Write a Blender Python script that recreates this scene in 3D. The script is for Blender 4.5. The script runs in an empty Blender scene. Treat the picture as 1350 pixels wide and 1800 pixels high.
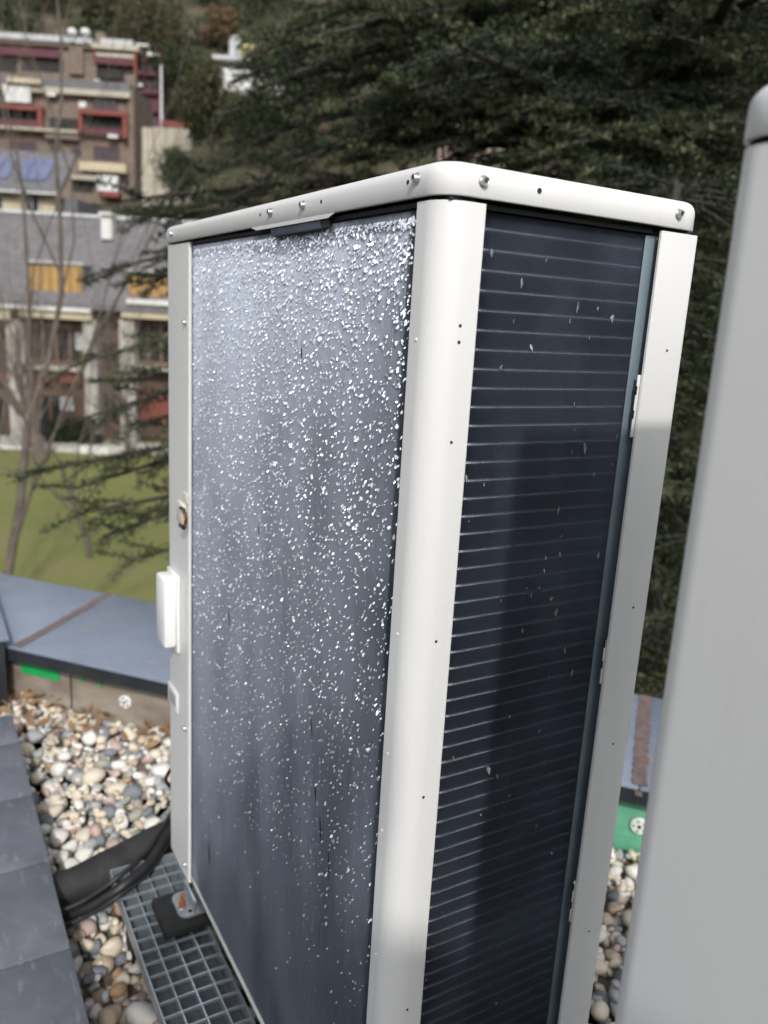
import bpy, bmesh, math, random
import numpy as np
from mathutils import Vector, Matrix
random.seed(7); rng = np.random.default_rng(7)
S = bpy.context.scene
COL = S.collection
# ------------------------------------------------------------------ camera
CAM = np.array([-0.4412, -0.6704, 1.3508])
YAW, PITCH, ROLL, FPX = -0.5341, -0.2338, 0.0581, 1418.75
_f = np.array([-math.sin(YAW)*math.cos(PITCH), math.cos(YAW)*math.cos(PITCH), math.sin(PITCH)])
_r = np.array([math.cos(YAW), math.sin(YAW), 0.]); _u = np.cross(_r, _f)
CR = math.cos(ROLL)*_r + math.sin(ROLL)*_u
CU = -math.sin(ROLL)*_r + math.cos(ROLL)*_u
CF = _f
cam_d = bpy.data.cameras.new('camera'); cam = bpy.data.objects.new('camera', cam_d); COL.objects.link(cam)
cam.matrix_world = Matrix(((CR[0], CU[0], -CF[0], CAM[0]), (CR[1], CU[1], -CF[1], CAM[1]), (CR[2], CU[2], -CF[2], CAM[2]), (0, 0, 0, 1)))
cam_d.sensor_fit = 'VERTICAL'; cam_d.sensor_height = 36; cam_d.lens = FPX/1800*36
cam_d.clip_start = 0.02; cam_d.clip_end = 3000
cam_d.dof.use_dof = True; cam_d.dof.focus_distance = 0.93; cam_d.dof.aperture_fstop = 4.6
S.camera = cam
# ------------------------------------------------------------------ sky, sun, exposure
SUNV = Vector((-0.37, -1.0, 0.80)).normalized()
SEL = math.asin(SUNV.z); SAZ = math.atan2(SUNV.x, SUNV.y)
W = bpy.data.worlds.new('World'); S.world = W; W.use_nodes = True
nt = W.node_tree; nt.nodes.clear()
sk = nt.nodes.new('ShaderNodeTexSky'); sk.sky_type = 'NISHITA'; sk.sun_disc = False
sk.sun_elevation = SEL; sk.sun_rotation = SAZ; sk.air_density = 1.0; sk.dust_density = 5.0; sk.ozone_density = 1.0; sk.altitude = 1000
bg = nt.nodes.new('ShaderNodeBackground'); bg.inputs[1].default_value = 0.15
hs = nt.nodes.new('ShaderNodeHueSaturation'); hs.inputs['Saturation'].default_value = .32; nt.links.new(sk.outputs[0], hs.inputs['Color'])
wo = nt.nodes.new('ShaderNodeOutputWorld'); nt.links.new(hs.outputs[0], bg.inputs[0]); nt.links.new(bg.outputs[0], wo.inputs[0])
sl = bpy.data.lights.new('sun', 'SUN'); sl.energy = 1.65; sl.angle = math.radians(2.2); sl.color = (1.0, 0.97, 0.925)
so = bpy.data.objects.new('sun', sl); COL.objects.link(so); so.rotation_euler = SUNV.to_track_quat('Z', 'Y').to_euler(); so.location = (-3, -10, 12)
S.view_settings.view_transform = 'Standard'; S.view_settings.look = 'None'
S.view_settings.exposure = 0.60; S.view_settings.gamma = 1.0; S.view_settings.use_curve_mapping = False
S.cycles.max_bounces = 6; S.cycles.diffuse_bounces = 3; S.cycles.glossy_bounces = 3; S.cycles.transmission_bounces = 3; S.cycles.caustics_reflective = False; S.cycles.caustics_refractive = False; S.cycles.sample_clamp_indirect = 6

# ------------------------------------------------------------------ materials
def lin(c):
    return tuple(((x/255)/12.92 if x/255 <= .04045 else ((x/255+.055)/1.055)**2.4) for x in c) + (1,)
class NT:
    def __init__(s, name):
        s.m = bpy.data.materials.new(name); s.m.use_nodes = True; s.t = s.m.node_tree; s.n = s.t.nodes
        s.b = s.n['Principled BSDF']; s.out = s.n['Material Output']
    def new(s, k, **kw):
        n = s.n.new(k)
        for a, v in kw.items(): setattr(n, a, v)
        return n
    def link(s, a, b): s.t.links.new(a, b)
    def coord(s, kind='Object', scale=(1, 1, 1)):
        tc = s.new('ShaderNodeTexCoord'); mp = s.new('ShaderNodeMapping'); mp.inputs['Scale'].default_value = scale
        s.link(tc.outputs[kind], mp.inputs['Vector']); return mp.outputs[0]
    def noise(s, co, scale, detail=4, rough=.55):
        n = s.new('ShaderNodeTexNoise'); n.inputs['Scale'].default_value = scale; n.inputs['Detail'].default_value = detail
        n.inputs['Roughness'].default_value = rough; s.link(co, n.inputs['Vector']); return n.outputs['Fac']
    def ramp(s, fac, stops):
        r = s.new('ShaderNodeValToRGB'); e = r.color_ramp.elements
        while len(e) > 1: e.remove(e[-1])
        e[0].position = stops[0][0]; e[0].color = stops[0][1]
        for p, c in stops[1:]:
            q = e.new(p); q.color = c
        s.link(fac, r.inputs[0]); return r.outputs[0]
    def mix(s, fac, a, b, blend='MIX'):
        m = s.new('ShaderNodeMix', data_type='RGBA', blend_type=blend)
        for sock, v in ((0, fac), (6, a), (7, b)):
            if isinstance(v, bpy.types.NodeSocket): s.link(v, m.inputs[sock])
            else: m.inputs[sock].default_value = v
        return m.outputs[2]
    def bump(s, h, strength, dist=.01):
        b = s.new('ShaderNodeBump'); b.inputs['Strength'].default_value = strength; b.inputs['Distance'].default_value = dist
        s.link(h, b.inputs['Height']); s.link(b.outputs[0], s.b.inputs['Normal'])
    def set(s, color=None, rough=None, metal=None, spec=None):
        for k, v in (('Base Color', color), ('Roughness', rough), ('Metallic', metal), ('Specular IOR Level', spec)):
            if v is None: continue
            if isinstance(v, bpy.types.NodeSocket): s.link(v, s.b.inputs[k])
            else: s.b.inputs[k].default_value = v
        return s.m
def c4(r, g, b): return (r, g, b, 1)
def var_mat(name, c1, c2, scale=8, rough=.6, metal=0, bump=0, bscale=60, spec=None, bd=.003, kind='Object', stretch=(1, 1, 1)):
    t = NT(name); co = t.coord(kind, stretch); f = t.noise(co, scale, 5)
    t.set(t.ramp(f, [(.3, c1), (.7, c2)]), rough, metal, spec)
    if bump: t.bump(t.noise(co, bscale, 3), bump, bd)
    return t.m
M = {}
def paint(name, base):
    t = NT(name); co = t.coord()
    big = t.noise(t.coord(scale=(1, 1, .35)), 7, 5)
    sm = t.noise(co, 60, 3)
    d = tuple(x*.93 for x in base[:3])+(1,)
    col = t.mix(t.ramp(big, [(.45, c4(0, 0, 0)), (.75, c4(.55, .55, .55))]), base, d)
    drip = t.ramp(t.noise(t.coord(scale=(1, 1, .05)), 70, 4, .7), [(.56, c4(0, 0, 0)), (.8, c4(.3, .3, .3))]); col = t.mix(drip, col, c4(base[0]*.82, base[1]*.8, base[2]*.75))
    speck = t.ramp(t.noise(co, 220, 2), [(.72, c4(0, 0, 0)), (.78, c4(.5, .5, .5))])
    col = t.mix(speck, col, c4(base[0]*.8, base[1]*.77, base[2]*.7))
    t.set(col, t.ramp(sm, [(.3, c4(.34, .34, .34)), (.7, c4(.46, .46, .46))]), 0, .45)
    t.bump(t.noise(co, 900, 2), .06, .0004)
    return t.m
M['paint'] = paint('off_white_paint', c4(.70, .70, .685))
M['plastic'] = var_mat('white_plastic', c4(.80, .80, .78), c4(.84, .84, .82), 20, .4)
M['beige'] = var_mat('aged_plastic', c4(.62, .58, .48), c4(.7, .66, .56), 30, .5)
def alu(name, base, rough, var=.12):
    t = NT(name); co = t.coord(); f = t.noise(t.coord(scale=(1, 1, .12)), 45, 4); g = t.noise(co, 6, 3)
    col = t.mix(t.ramp(f, [(.3, c4(0, 0, 0)), (.7, c4(1, 1, 1))]), base, tuple(x*(1-var*2) for x in base[:3])+(1,))
    t.set(col, t.ramp(g, [(.3, c4(rough-.05,)*1 if False else c4(rough-.05, rough-.05, rough-.05)), (.7, c4(rough+.07, rough+.07, rough+.07))]), 1.0)
    return t.m
M['fin'] = alu('aluminium_fin', c4(.44, .485, .575), .45, .015)
M['dent'] = alu('bent_aluminium', c4(.80, .82, .86), .38, .03)
M['dent_dull'] = alu('dull_bent_aluminium', c4(.32, .33, .35), .58, .05)
M['tube'] = alu('coil_tube', c4(.55, .55, .54), .46, .08)
M['rail'] = var_mat('zinc_coated_rail', c4(.14, .185, .22), c4(.19, .24, .275), 14, .5, .3)
M['black'] = var_mat('black_plastic', c4(.012, .012, .013), c4(.022, .022, .024), 25, .5)
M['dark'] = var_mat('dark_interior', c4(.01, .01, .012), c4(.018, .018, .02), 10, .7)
M['hook'] = var_mat('blue_grey_steel', c4(.05, .065, .10), c4(.075, .09, .13), 20, .5)
M['rubber'] = var_mat('black_rubber', c4(.010, .010, .010), c4(.02, .02, .02), 50, .75, bump=.4, bscale=200)
M['foam'] = var_mat('black_foam_insulation', c4(.014, .014, .015), c4(.035, .034, .034), 18, .72, bump=.35, bscale=90)
M['screw'] = var_mat('zinc_screw', c4(.5, .5, .5), c4(.66, .66, .66), 200, .34, .9)
M['rust'] = var_mat('rusty_steel', c4(.20, .06, .015), c4(.36, .13, .03), 120, .8)
def galv():
    t = NT('galvanised_steel'); co = t.coord()
    v = t.new('ShaderNodeTexVoronoi'); v.inputs['Scale'].default_value = 130; t.link(co, v.inputs['Vector'])
    f = t.noise(co, 30, 4)
    a = t.ramp(f, [(.3, c4(.40, .45, .48)), (.7, c4(.56, .60, .63))])
    t.set(t.mix(.25, a, t.ramp(v.outputs['Distance'], [(0, c4(.3, .3, .3)), (.8, c4(.7, .7, .7))]), 'SOFT_LIGHT'), .42, .75)
    t.bump(f, .15, .001); return t.m
M['galv'] = galv()
def slate():
    t = NT('slate_paving'); co = t.coord(); f = t.noise(co, 9, 8, .65); g = t.noise(t.coord(scale=(1, 3, 1)), 40, 6, .7)
    col = t.ramp(f, [(.25, c4(.10, .108, .13)), (.55, c4(.145, .154, .182)), (.8, c4(.195, .205, .23))])
    scr = t.ramp(t.noise(t.coord(scale=(1.4, .35, 1)), 55, 3), [(.6, c4(0, 0, 0)), (.72, c4(.6, .6, .6))])
    col = t.mix(scr, col, c4(.27, .275, .29)); t.set(col, t.ramp(g, [(.3, c4(.4, .4, .4)), (.7, c4(.62, .62, .62))]))
    t.bump(t.noise(co, 35, 8, .7), .35, .003); return t.m
M['slate'] = slate()
def coping():
    t = NT('weathered_coping_sheet'); co = t.coord(); f = t.noise(co, 5, 6, .6)
    col = t.ramp(f, [(.3, c4(.185, .22, .285)), (.6, c4(.225, .26, .325)), (.8, c4(.27, .30, .36))])
    sp = t.ramp(t.noise(co, 14, 3), [(.66, c4(0, 0, 0)), (.74, c4(.75, .75, .75))])
    col = t.mix(sp, col, c4(.33, .27, .22))
    t.set(col, t.ramp(t.noise(co, 30, 4), [(.3, c4(.30, .30, .30)), (.7, c4(.48, .48, .48))])); t.bump(t.noise(co, 4, 3), .15, .01)
    return t.m
M['coping'] = coping()
M['coping_dark'] = var_mat('anthracite_flashing', c4(.016, .019, .024), c4(.03, .034, .04), 12, .45)
M['tape'] = var_mat('brown_joint_tape', c4(.12, .085, .08), c4(.21, .155, .145), 40, .7, bump=.5, bscale=80)
M['green'] = var_mat('green_membrane', c4(.10, .36, .22), c4(.17, .45, .30), 22, .5, bump=.2, bscale=30)
M['greentape'] = var_mat('bright_green_tape', c4(.01, .30, .07), c4(.02, .38, .1), 30, .45)
M['board'] = var_mat('stained_board', c4(.15, .115, .09), c4(.33, .29, .24), 6, .7, bump=.2, bscale=30, stretch=(1, 1, 2.5))
M['washer'] = var_mat('fixing_washer_white', c4(.72, .72, .70), c4(.82, .82, .8), 60, .5)
M['roofdeck'] = var_mat('roof_felt', c4(.05, .045, .04), c4(.10, .09, .08), 30, .9)
M['render'] = var_mat('grey_render', c4(.32, .31, .29), c4(.4, .39, .37), 4, .85)
M['leaf'] = var_mat('dry_leaf', c4(.15, .08, .032), c4(.31, .19, .095), 25, .7)

# ------------------------------------------------------------------ geometry helpers
ORG = {}
class MB:
    def __init__(s): s.v = []; s.f = []; s.mi = []; s.xf = None
    def _p(s, p):
        s.v.append(tuple(s.xf(p)) if s.xf else tuple(p)); return len(s.v)-1
    def face(s, idx, m=0): s.f.append(tuple(idx)); s.mi.append(m)
    def box(s, x0, x1, y0, y1, z0, z1, m=0):
        i = [s._p(p) for p in ((x0, y0, z0), (x1, y0, z0), (x1, y1, z0), (x0, y1, z0), (x0, y0, z1), (x1, y0, z1), (x1, y1, z1), (x0, y1, z1))]
        for q in ((3, 2, 1, 0), (4, 5, 6, 7), (0, 1, 5, 4), (1, 2, 6, 5), (2, 3, 7, 6), (3, 0, 4, 7)): s.face([i[k] for k in q], m)
        return s
    def loft(s, rings, close=True, caps=True, m=0):
        ids = [[s._p(p) for p in r] for r in rings]; n = len(rings[0])
        for a, b in zip(ids[:-1], ids[1:]):
            for k in range(n if close else n-1):
                s.face((a[k], a[(k+1) % n], b[(k+1) % n], b[k]), m)
        if caps and close:
            s.face(ids[0][::-1], m); s.face(ids[-1], m)
        return s
    def tube(s, pts, rad, n=8, caps=True, m=0):
        pts = [Vector(p) for p in pts]; rings = []
        if not hasattr(rad, '__len__'): rad = [rad]*len(pts)
        up = None
        for i, p in enumerate(pts):
            d = (pts[min(i+1, len(pts)-1)] - pts[max(i-1, 0)]).normalized()
            if up is None:
                up = Vector((0, 0, 1)) if abs(d.z) < .9 else Vector((1, 0, 0))
            a = d.cross(up).normalized(); b = a.cross(d).normalized(); up = b
            rings.append([p + (a*math.cos(2*math.pi*k/n) + b*math.sin(2*math.pi*k/n))*rad[i] for k in range(n)])
        return s.loft(rings, True, caps, m)
    def disc(s, c, nrm, prof, n=12, m=0, rot=0):
        """lathe: prof = [(r, h)...] about axis nrm"""
        c = Vector(c); w = Vector(nrm).normalized(); a = w.orthogonal().normalized(); b = w.cross(a)
        return s.loft([[c + (a*math.cos(2*math.pi*k/n+rot)+b*math.sin(2*math.pi*k/n+rot))*r + w*h for k in range(n)] for r, h in prof], True, True, m)
    def build(s, name, mat, parent=None, smooth=False, bevel=0, kind=None, auto=None):
        me = bpy.data.meshes.new(name)
        o = bpy.data.objects.new(name, me); COL.objects.link(o)
        off = (0, 0, 0)
        if parent is not None: off = ORG.get(parent.name, (0, 0, 0)); o.parent = parent
        ORG[o.name] = off
        v = np.array(s.v, dtype=float) - np.array(off)
        me.from_pydata(v.tolist(), [], s.f); me.update()
        for mm in (mat if isinstance(mat, (list, tuple)) else [mat]): me.materials.append(mm)
        if isinstance(mat, (list, tuple)): me.polygons.foreach_set('material_index', s.mi)
        if bevel:
            bm = bmesh.new(); bm.from_mesh(me); bmesh.ops.recalc_face_normals(bm, faces=bm.faces)
            es = [e for e in bm.edges if len(e.link_faces) == 2 and e.calc_face_angle(0) > .5]
            bmesh.ops.bevel(bm, geom=es, offset=bevel, segments=2, profile=.5, affect='EDGES'); bm.to_mesh(me); bm.free()
        else:
            bm = bmesh.new(); bm.from_mesh(me); bmesh.ops.recalc_face_normals(bm, faces=bm.faces); bm.to_mesh(me); bm.free()
        if smooth or bevel:
            me.polygons.foreach_set('use_smooth', [True]*len(me.polygons))
            me.set_sharp_from_angle(angle=math.radians(auto or 40))
        if kind: o['kind'] = kind
        return o
def mesh_np(name, V, F, mat, parent=None, mi=None, smooth=False, attr=None, kind=None):
    """V (n,3), F (m,3) or (m,4)"""
    me = bpy.data.meshes.new(name); o = bpy.data.objects.new(name, me); COL.objects.link(o)
    off = (0, 0, 0)
    if parent is not None: off = ORG.get(parent.name, (0, 0, 0)); o.parent = parent
    ORG[o.name] = off
    V = np.asarray(V, dtype=np.float32) - np.array(off, dtype=np.float32); F = np.asarray(F, dtype=np.int32); k = F.shape[1]
    me.vertices.add(len(V)); me.vertices.foreach_set('co', V.ravel())
    me.loops.add(F.size); me.loops.foreach_set('vertex_index', F.ravel())
    me.polygons.add(len(F)); me.polygons.foreach_set('loop_start', np.arange(0, F.size, k, dtype=np.int32))
    me.polygons.foreach_set('loop_total', np.full(len(F), k, dtype=np.int32))
    for mm in (mat if isinstance(mat, (list, tuple)) else [mat]): me.materials.append(mm)
    if mi is not None: me.polygons.foreach_set('material_index', np.asarray(mi, dtype=np.int32))
    me.polygons.foreach_set('use_smooth', np.full(len(F), bool(smooth)))
    if attr is not None:
        a = me.attributes.new('tint', 'FLOAT', 'POINT'); a.data.foreach_set('value', np.asarray(attr, dtype=np.float32))
    me.update(calc_edges=True); me.validate()
    if kind: o['kind'] = kind
    return o
def thing(name, label, cat, loc=(0, 0, 0), group=None):
    o = bpy.data.objects.new(name, None); COL.objects.link(o); o.location = loc; o.empty_display_size = .1
    o['label'] = label; o['category'] = cat
    if group: o['group'] = group
    ORG[o.name] = tuple(loc); return o
def tag(o, label, cat, group=None):
    o['label'] = label; o['category'] = cat
    if group: o['group'] = group
    return o
def dup(root, delta, label, skip=()):
    r = root.copy(); COL.objects.link(r); r.location = root.location + Vector(delta); r['label'] = label
    for ch in list(root.children):
        if ch.name.split('.')[0] in skip: continue
        c = ch.copy(); COL.objects.link(c); c.parent = r
        for g in list(ch.children):
            d = g.copy(); COL.objects.link(d); d.parent = c
    return r
def box(name, mat, parent, *b, bevel=0): return MB().box(*b).build(name, mat, parent, bevel=bevel)

# pixel of the photograph -> point on a vertical plane at horizontal distance D (used to survey positions)
AZ0 = math.radians(29); FH = np.array([math.sin(AZ0), math.cos(AZ0), 0]); RH = np.array([math.cos(AZ0), -math.sin(AZ0), 0])
def hd(px, py, D):
    d = CF + (px-675)/FPX*CR - (py-900)/FPX*CU
    return CAM + d*(D/float(d@FH))
def on_z(px, py, z):
    d = CF + (px-675)/FPX*CR - (py-900)/FPX*CU
    return CAM + d*((z-CAM[2])/d[2])
# ================================================================== ROOF SETTING
GZ = -6.35                                       # garden level below the roof
NC = np.array([.755, .656, 0.]); DC = np.array([.656, -.755, 0.])      # parapet: outward normal and run
def pc(s, n, z): return tuple(DC*s + NC*n + np.array([0, 0, z]))
def run_box(mb, s0, s1, n0, n1, z0, z1):
    mb.xf = lambda p: pc(*p)
    mb.box(s0, s1, n0, n1, z0, z1); mb.xf = None; return mb
deck = MB(); deck.face([deck._p(p) for p in (pc(-4, 1.299, -.06), pc(4, 1.299, -.06), (3.2, -5, -.06), (-4, -5, -.06))])
deck = deck.build('roof_deck', M['roofdeck']); deck['kind'] = 'structure'
# building body below the roof edge
mb = MB(); run_box(mb, -6, 6, 1.42, 1.78, GZ, .150)
tag(mb.build('building_facade', M['render']), 'grey rendered outer wall under the roof edge above the lawn', 'wall')
# parapet
par = thing('parapet', 'low roof parapet with blue-grey metal coping behind the gravel', 'parapet', pc(0, 1.35, 0))
run_box(MB(), -5, .10, 1.30, 1.418, -.06, .150).build('wall_board', M['board'], par)
run_box(MB(), .102, 5, 1.30, 1.418, -.06, .150).build('green_membrane', M['green'], par)
for a in (-1.563, -1.13, -.5):
    run_box(MB(), a, a+.006, 1.2985, 1.31, -.02, .137).build('board_joint', M['coping_dark'], par)
run_box(MB(), .12, 3, 1.2965, 1.2999, .018, .024).build('membrane_fold', M['green'], par)
# green tape strip and torn scraps at the left
for (a, b, z0, z1) in ((-1.765, -1.605, .086, .122), (-1.52, -1.505, .108, .126), (-1.44, -1.43, .098, .114)):
    run_box(MB(), a, b, 1.294, 1.298, z0, z1).build('green_tape', M['greentape'], par)
# coping: sheets butted at the joints
joints = [-5, -1.775, .29, 2.4, 5]
for a, b in zip(joints[:-1], joints[1:]):
    mb = MB(); run_box(mb, a+.001, b-.001, 1.252, 1.834, .152, .20)
    mb.build('coping_sheet', M['coping'], par, bevel=.004)
    mb = MB(); run_box(mb, a+.001, b-.001, 1.247, 1.2505, .150, .191); mb.build('drip_edge', M['coping_dark'], par)
    mb = MB(); run_box(mb, a+.001, b-.001, 1.836, 1.84, .10, .196); mb.build('outer_edge', M['coping_dark'], par)
def ragged_strip(s0, w, n0, n1, z, amp, seed, skew=0):
    r = random.Random(seed); mb = MB(); L = []; N = 70
    for i in range(N+1):
        t = i/N; n = n0 + (n1-n0)*t; k = skew*t
        L.append((mb._p(pc(s0+k - w/2 + r.uniform(-amp, amp), n, z)), mb._p(pc(s0+k + w/2 + r.uniform(-amp, amp), n, z))))
    for a, b in zip(L[:-1], L[1:]): mb.face((a[0], a[1], b[1], b[0]))
    return mb
ragged_strip(-1.742, .034, 1.256, 1.828, .2025, .004, 3, -.066).build('joint_tape', M['tape'], par)
ragged_strip(.289, .038, 1.256, 1.828, .2025, .0035, 5).build('joint_tape', M['tape'], par)
run_box(MB(), .281, .300, 1.2435, 1.2465, .178, .191).build('joint_tape', M['tape'], par)
# insulation fixing washers
def washer(s, z, r, grey=False):
    c = pc(s, 1.296, z); n = -NC
    mb = MB(); mb.disc(c, n, [(r, -.002), (r, .002), (r*.92, .004), (r*.3, .005)], 24)
    w = mb.build('fixing_washer', M['washer'], par, smooth=True)
    m2 = MB(); m2.disc(Vector(c), n, [(r*.2, .0045), (r*.2, .0075), (r*.12, .0076)], 10); m2.build('washer_hole', M['black'], w)
    ax = Vector(n); a = Vector((0, 0, 1)); b = ax.cross(a)
    for k in range(5):
        t = 2*math.pi*k/5 + .35; m3 = MB(); cc = Vector(c) + (a*math.cos(t)+b*math.sin(t))*r*.62
        ids = []
        for (dr, dt) in ((-.16, -.12), (-.16, .12), (.16, .3), (.16, -.3)):
            q = Vector(c) + ax*.0056 + (a*math.cos(t+dt)+b*math.sin(t+dt))*r*(.62+dr); ids.append(m3._p(q))
        m3.face(ids); m3.build('washer_slot', M['coping_dark'] if not grey else M['green'], w)
def s_on_wall(px, py):
    d = CF + (px-675)/FPX*CR - (py-900)/FPX*CU; t = (1.296 - CAM@NC)/(d@NC); P = CAM + d*t; return float(P@DC), float(P[2])
washer(*s_on_wall(220, 1234), .0235); washer(*s_on_wall(1124, 1452), .0245, True)
# dark flashing box closing the coping at the left
up = thing('roof_upstand', 'dark metal clad upstand at the left end of the coping', 'upstand', (-.5, 2.0, 0))
mb = MB(); mb.box(-.75, -.232, 2.13, 2.9, -.05, .232); mb.build('cladding', M['coping_dark'], up, bevel=.004)
mb = MB(); mb.box(-.77, -.219, 2.115, 2.92, .2345, .246); mb.build('cap_sheet', M['coping'], up, bevel=.003)
mb = MB(); mb.disc((-.231, 2.2, .19), (1, 0, 0), [(.006, 0), (.006, .006), (.003, .007)], 10); mb.build('rivet', M['black'], up)

# paving of slate slabs on the left
pav = MB(); pav.box(-2.6, -.45, -4, 1.84, -.055, -.012); pav = pav.build('paving', M['roofdeck']); pav['kind'] = 'structure'
slabme = {}
ys = [1.366 - .293*k for k in range(-2, 19)]
for row in range(6):
    x1 = -.244 - row*.402
    for k, y in enumerate(ys):
        if y-.293 > 1.84: continue
        top = y if y < 1.84 else 1.838
        j = random.uniform(-.0025, .0025)
        mb = MB(); mb.box(x1-.398+j, x1+j*.6, y-.2865, top, .082, .105+random.uniform(-.0012, .0012))
        mb.build('slab', M['slate'], pav, bevel=.003)

# ================================================================== GRAVEL
PEB = [('pebble_white', (.66, .63, .57), (.82, .80, .75)), ('pebble_cream', (.58, .50, .38), (.74, .67, .54)), ('pebble_grey', (.30, .31, .31), (.44, .45, .45)),
       ('pebble_slate', (.13, .145, .165), (.24, .255, .275)), ('pebble_tan', (.45, .36, .26), (.60, .50, .38)), ('pebble_rust', (.38, .22, .12), (.52, .34, .20)),
       ('pebble_pink', (.42, .31, .28), (.56, .44, .40)), ('pebble_olive', (.27, .26, .20), (.40, .39, .32))]
def peb_mat(n, a, b):
    t = NT(n); co = t.coord('Object'); oi = t.new('ShaderNodeObjectInfo')
    va = t.new('ShaderNodeVectorMath', operation='ADD'); t.link(co, va.inputs[0]); t.link(oi.outputs['Random'], va.inputs[1])
    f = t.noise(va.outputs[0], 55, 6, .65); v = t.noise(va.outputs[0], 260, 3)
    col = t.ramp(f, [(.25, c4(*a)), (.5, c4(*[(x+y)/2 for x, y in zip(a, b)])), (.75, c4(*b))])
    col = t.mix(t.ramp(v, [(.62, c4(0, 0, 0)), (.72, c4(.4, .4, .4))]), col, c4(a[0]*.5, a[1]*.48, a[2]*.45))
    t.set(col, .62, 0, .35); t.bump(v, .15, .001); return t.m
pmats = [peb_mat(*p) for p in PEB]; pw = np.array([.31, .25, .15, .07, .10, .02, .08, .05]); pw /= pw.sum()
def pebble_shape(seed, sub):
    r = np.random.default_rng(seed); bm = bmesh.new(); bmesh.ops.create_icosphere(bm, subdivisions=sub, radius=1)
    sc = np.array([1.0, r.uniform(.66, .95), r.uniform(.45, .72)])
    ph = r.uniform(0, 6.28, 6); k = r.normal(0, 1.3, (6, 3)); am = r.uniform(.03, .10, 6)
    V = np.array([v.co[:] for v in bm.verts]); F = np.array([[v.index for v in f.verts] for f in bm.faces]); bm.free()
    V = np.sign(V)*np.abs(V)**.88
    V = V*(1 + (np.sin(V@k.T+ph)*am).sum(1))[:, None]*sc
    for _ in range(int(r.integers(1, 7))):
        nn = r.normal(0, 1, 3); nn /= np.linalg.norm(nn); off = r.uniform(.42, .62); dd = V@nn - off; V = V - np.outer(np.maximum(dd, 0)*.88, nn)
    return V, F
shapes_hi = [pebble_shape(i, 2) for i in range(14)]; shapes_lo = [pebble_shape(i, 1) for i in range(14)]
def in_bed(x, y):
    if x < -.44 or x > 1.9 or y < -1.9: return False
    return x*NC[0] + y*NC[1] < 1.292
cell = {}; pebs = []
def drop(x, y, r, zmax):
    gx, gy = int(x//.06), int(y//.06); z = r*.5 - .050
    for i in range(gx-1, gx+2):
        for j in range(gy-1, gy+2):
            for (px, py, pz, pr) in cell.get((i, j), ()):
                d2 = (px-x)**2+(py-y)**2; R = (pr+r)*.80
                if d2 < R*R: z = max(z, pz + math.sqrt(R*R-d2)*.62)
    if z > zmax: return
    cell.setdefault((gx, gy), []).append((x, y, z, r)); pebs.append((x, y, z, r))
R_ = random.Random(11)
for t in range(44000):
    x, y = R_.uniform(-.44, 1.9), R_.uniform(-1.9, 2.6)
    if not in_bed(x, y): continue
    n = x*NC[0]+y*NC[1]
    bank = 0
    r = min(max(R_.lognormvariate(math.log(.0135), .42), .006), .031)
    drop(x, y, r, -.004 + bank + (.010 if R_.random() < .1 else 0))
gb = MB(); gb.face([gb._p(p) for p in (pc(-3.5, 1.296, -.045), pc(2.6, 1.296, -.045), (1.9, -2, -.045), (-.45, -2, -.045), (-.45, 2.5, -.045))])
gravel = gb.build('gravel_bed', var_mat('grit', c4(.13, .105, .08), c4(.24, .20, .16), 60, .9, bump=.6, bscale=300)); gravel['kind'] = 'structure'
def vis_score(p):
    d = np.array(p[:3]) - CAM; z = d@CF
    if z < .1: return -1
    px, py = 675+FPX*(d@CR)/z, 900-FPX*(d@CU)/z
    left = (px < 345 and py > 1180 and px > 0 and py < 1830 and not (px > 295 and py < 1540)); right = (1030 < px < 1135 and 1470 < py < 1830)
    if not (left or right): return -1
    return p[3]/z*(1+max(0, p[2])*25)
sc = np.array([vis_score(p) for p in pebs]); order = np.argsort(-sc); hi = [i for i in order[:300] if sc[i] > 0]; hiset = set(hi)
pm_cache = {}
def peb_mesh(si, mi_):
    if (si, mi_) not in pm_cache:
        V, F = shapes_hi[si]; me = bpy.data.meshes.new('pebble'); me.from_pydata(V.tolist(), [], F.tolist()); me.materials.append(pmats[mi_])
        me.polygons.foreach_set('use_smooth', [True]*len(F)); pm_cache[(si, mi_)] = me
    return pm_cache[(si, mi_)]
VV = []; FF = []; MI = []; nb = 0
for i, (x, y, z, r) in enumerate(pebs):
    si = int(rng.integers(14)); mi_ = int(rng.choice(8, p=pw)); rot = Matrix.Rotation(rng.uniform(0, 6.28), 3, 'Z') @ Matrix.Rotation(rng.normal(0, .28), 3, 'X') @ Matrix.Rotation(rng.normal(0, .28), 3, 'Y')
    if i in hiset:
        o = bpy.data.objects.new('pebble', peb_mesh(si, mi_)); COL.objects.link(o); o.parent = gravel
        o.matrix_local = Matrix.Translation((x, y, z)) @ rot.to_4x4() @ Matrix.Diagonal((r*1.12, r*1.12, r*1.12, 1))
    else:
        V, F = shapes_hi[si] if sc[i] > 0 else shapes_lo[si]; Rm = np.array(rot)
        VV.append((V*r*1.12)@Rm.T + np.array([x, y, z])); FF.append(F+nb); nb += len(V); MI.append(np.full(len(F), mi_))
mesh_np('gravel', np.concatenate(VV), np.concatenate(FF), pmats, gravel, np.concatenate(MI), True, kind='stuff')
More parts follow.
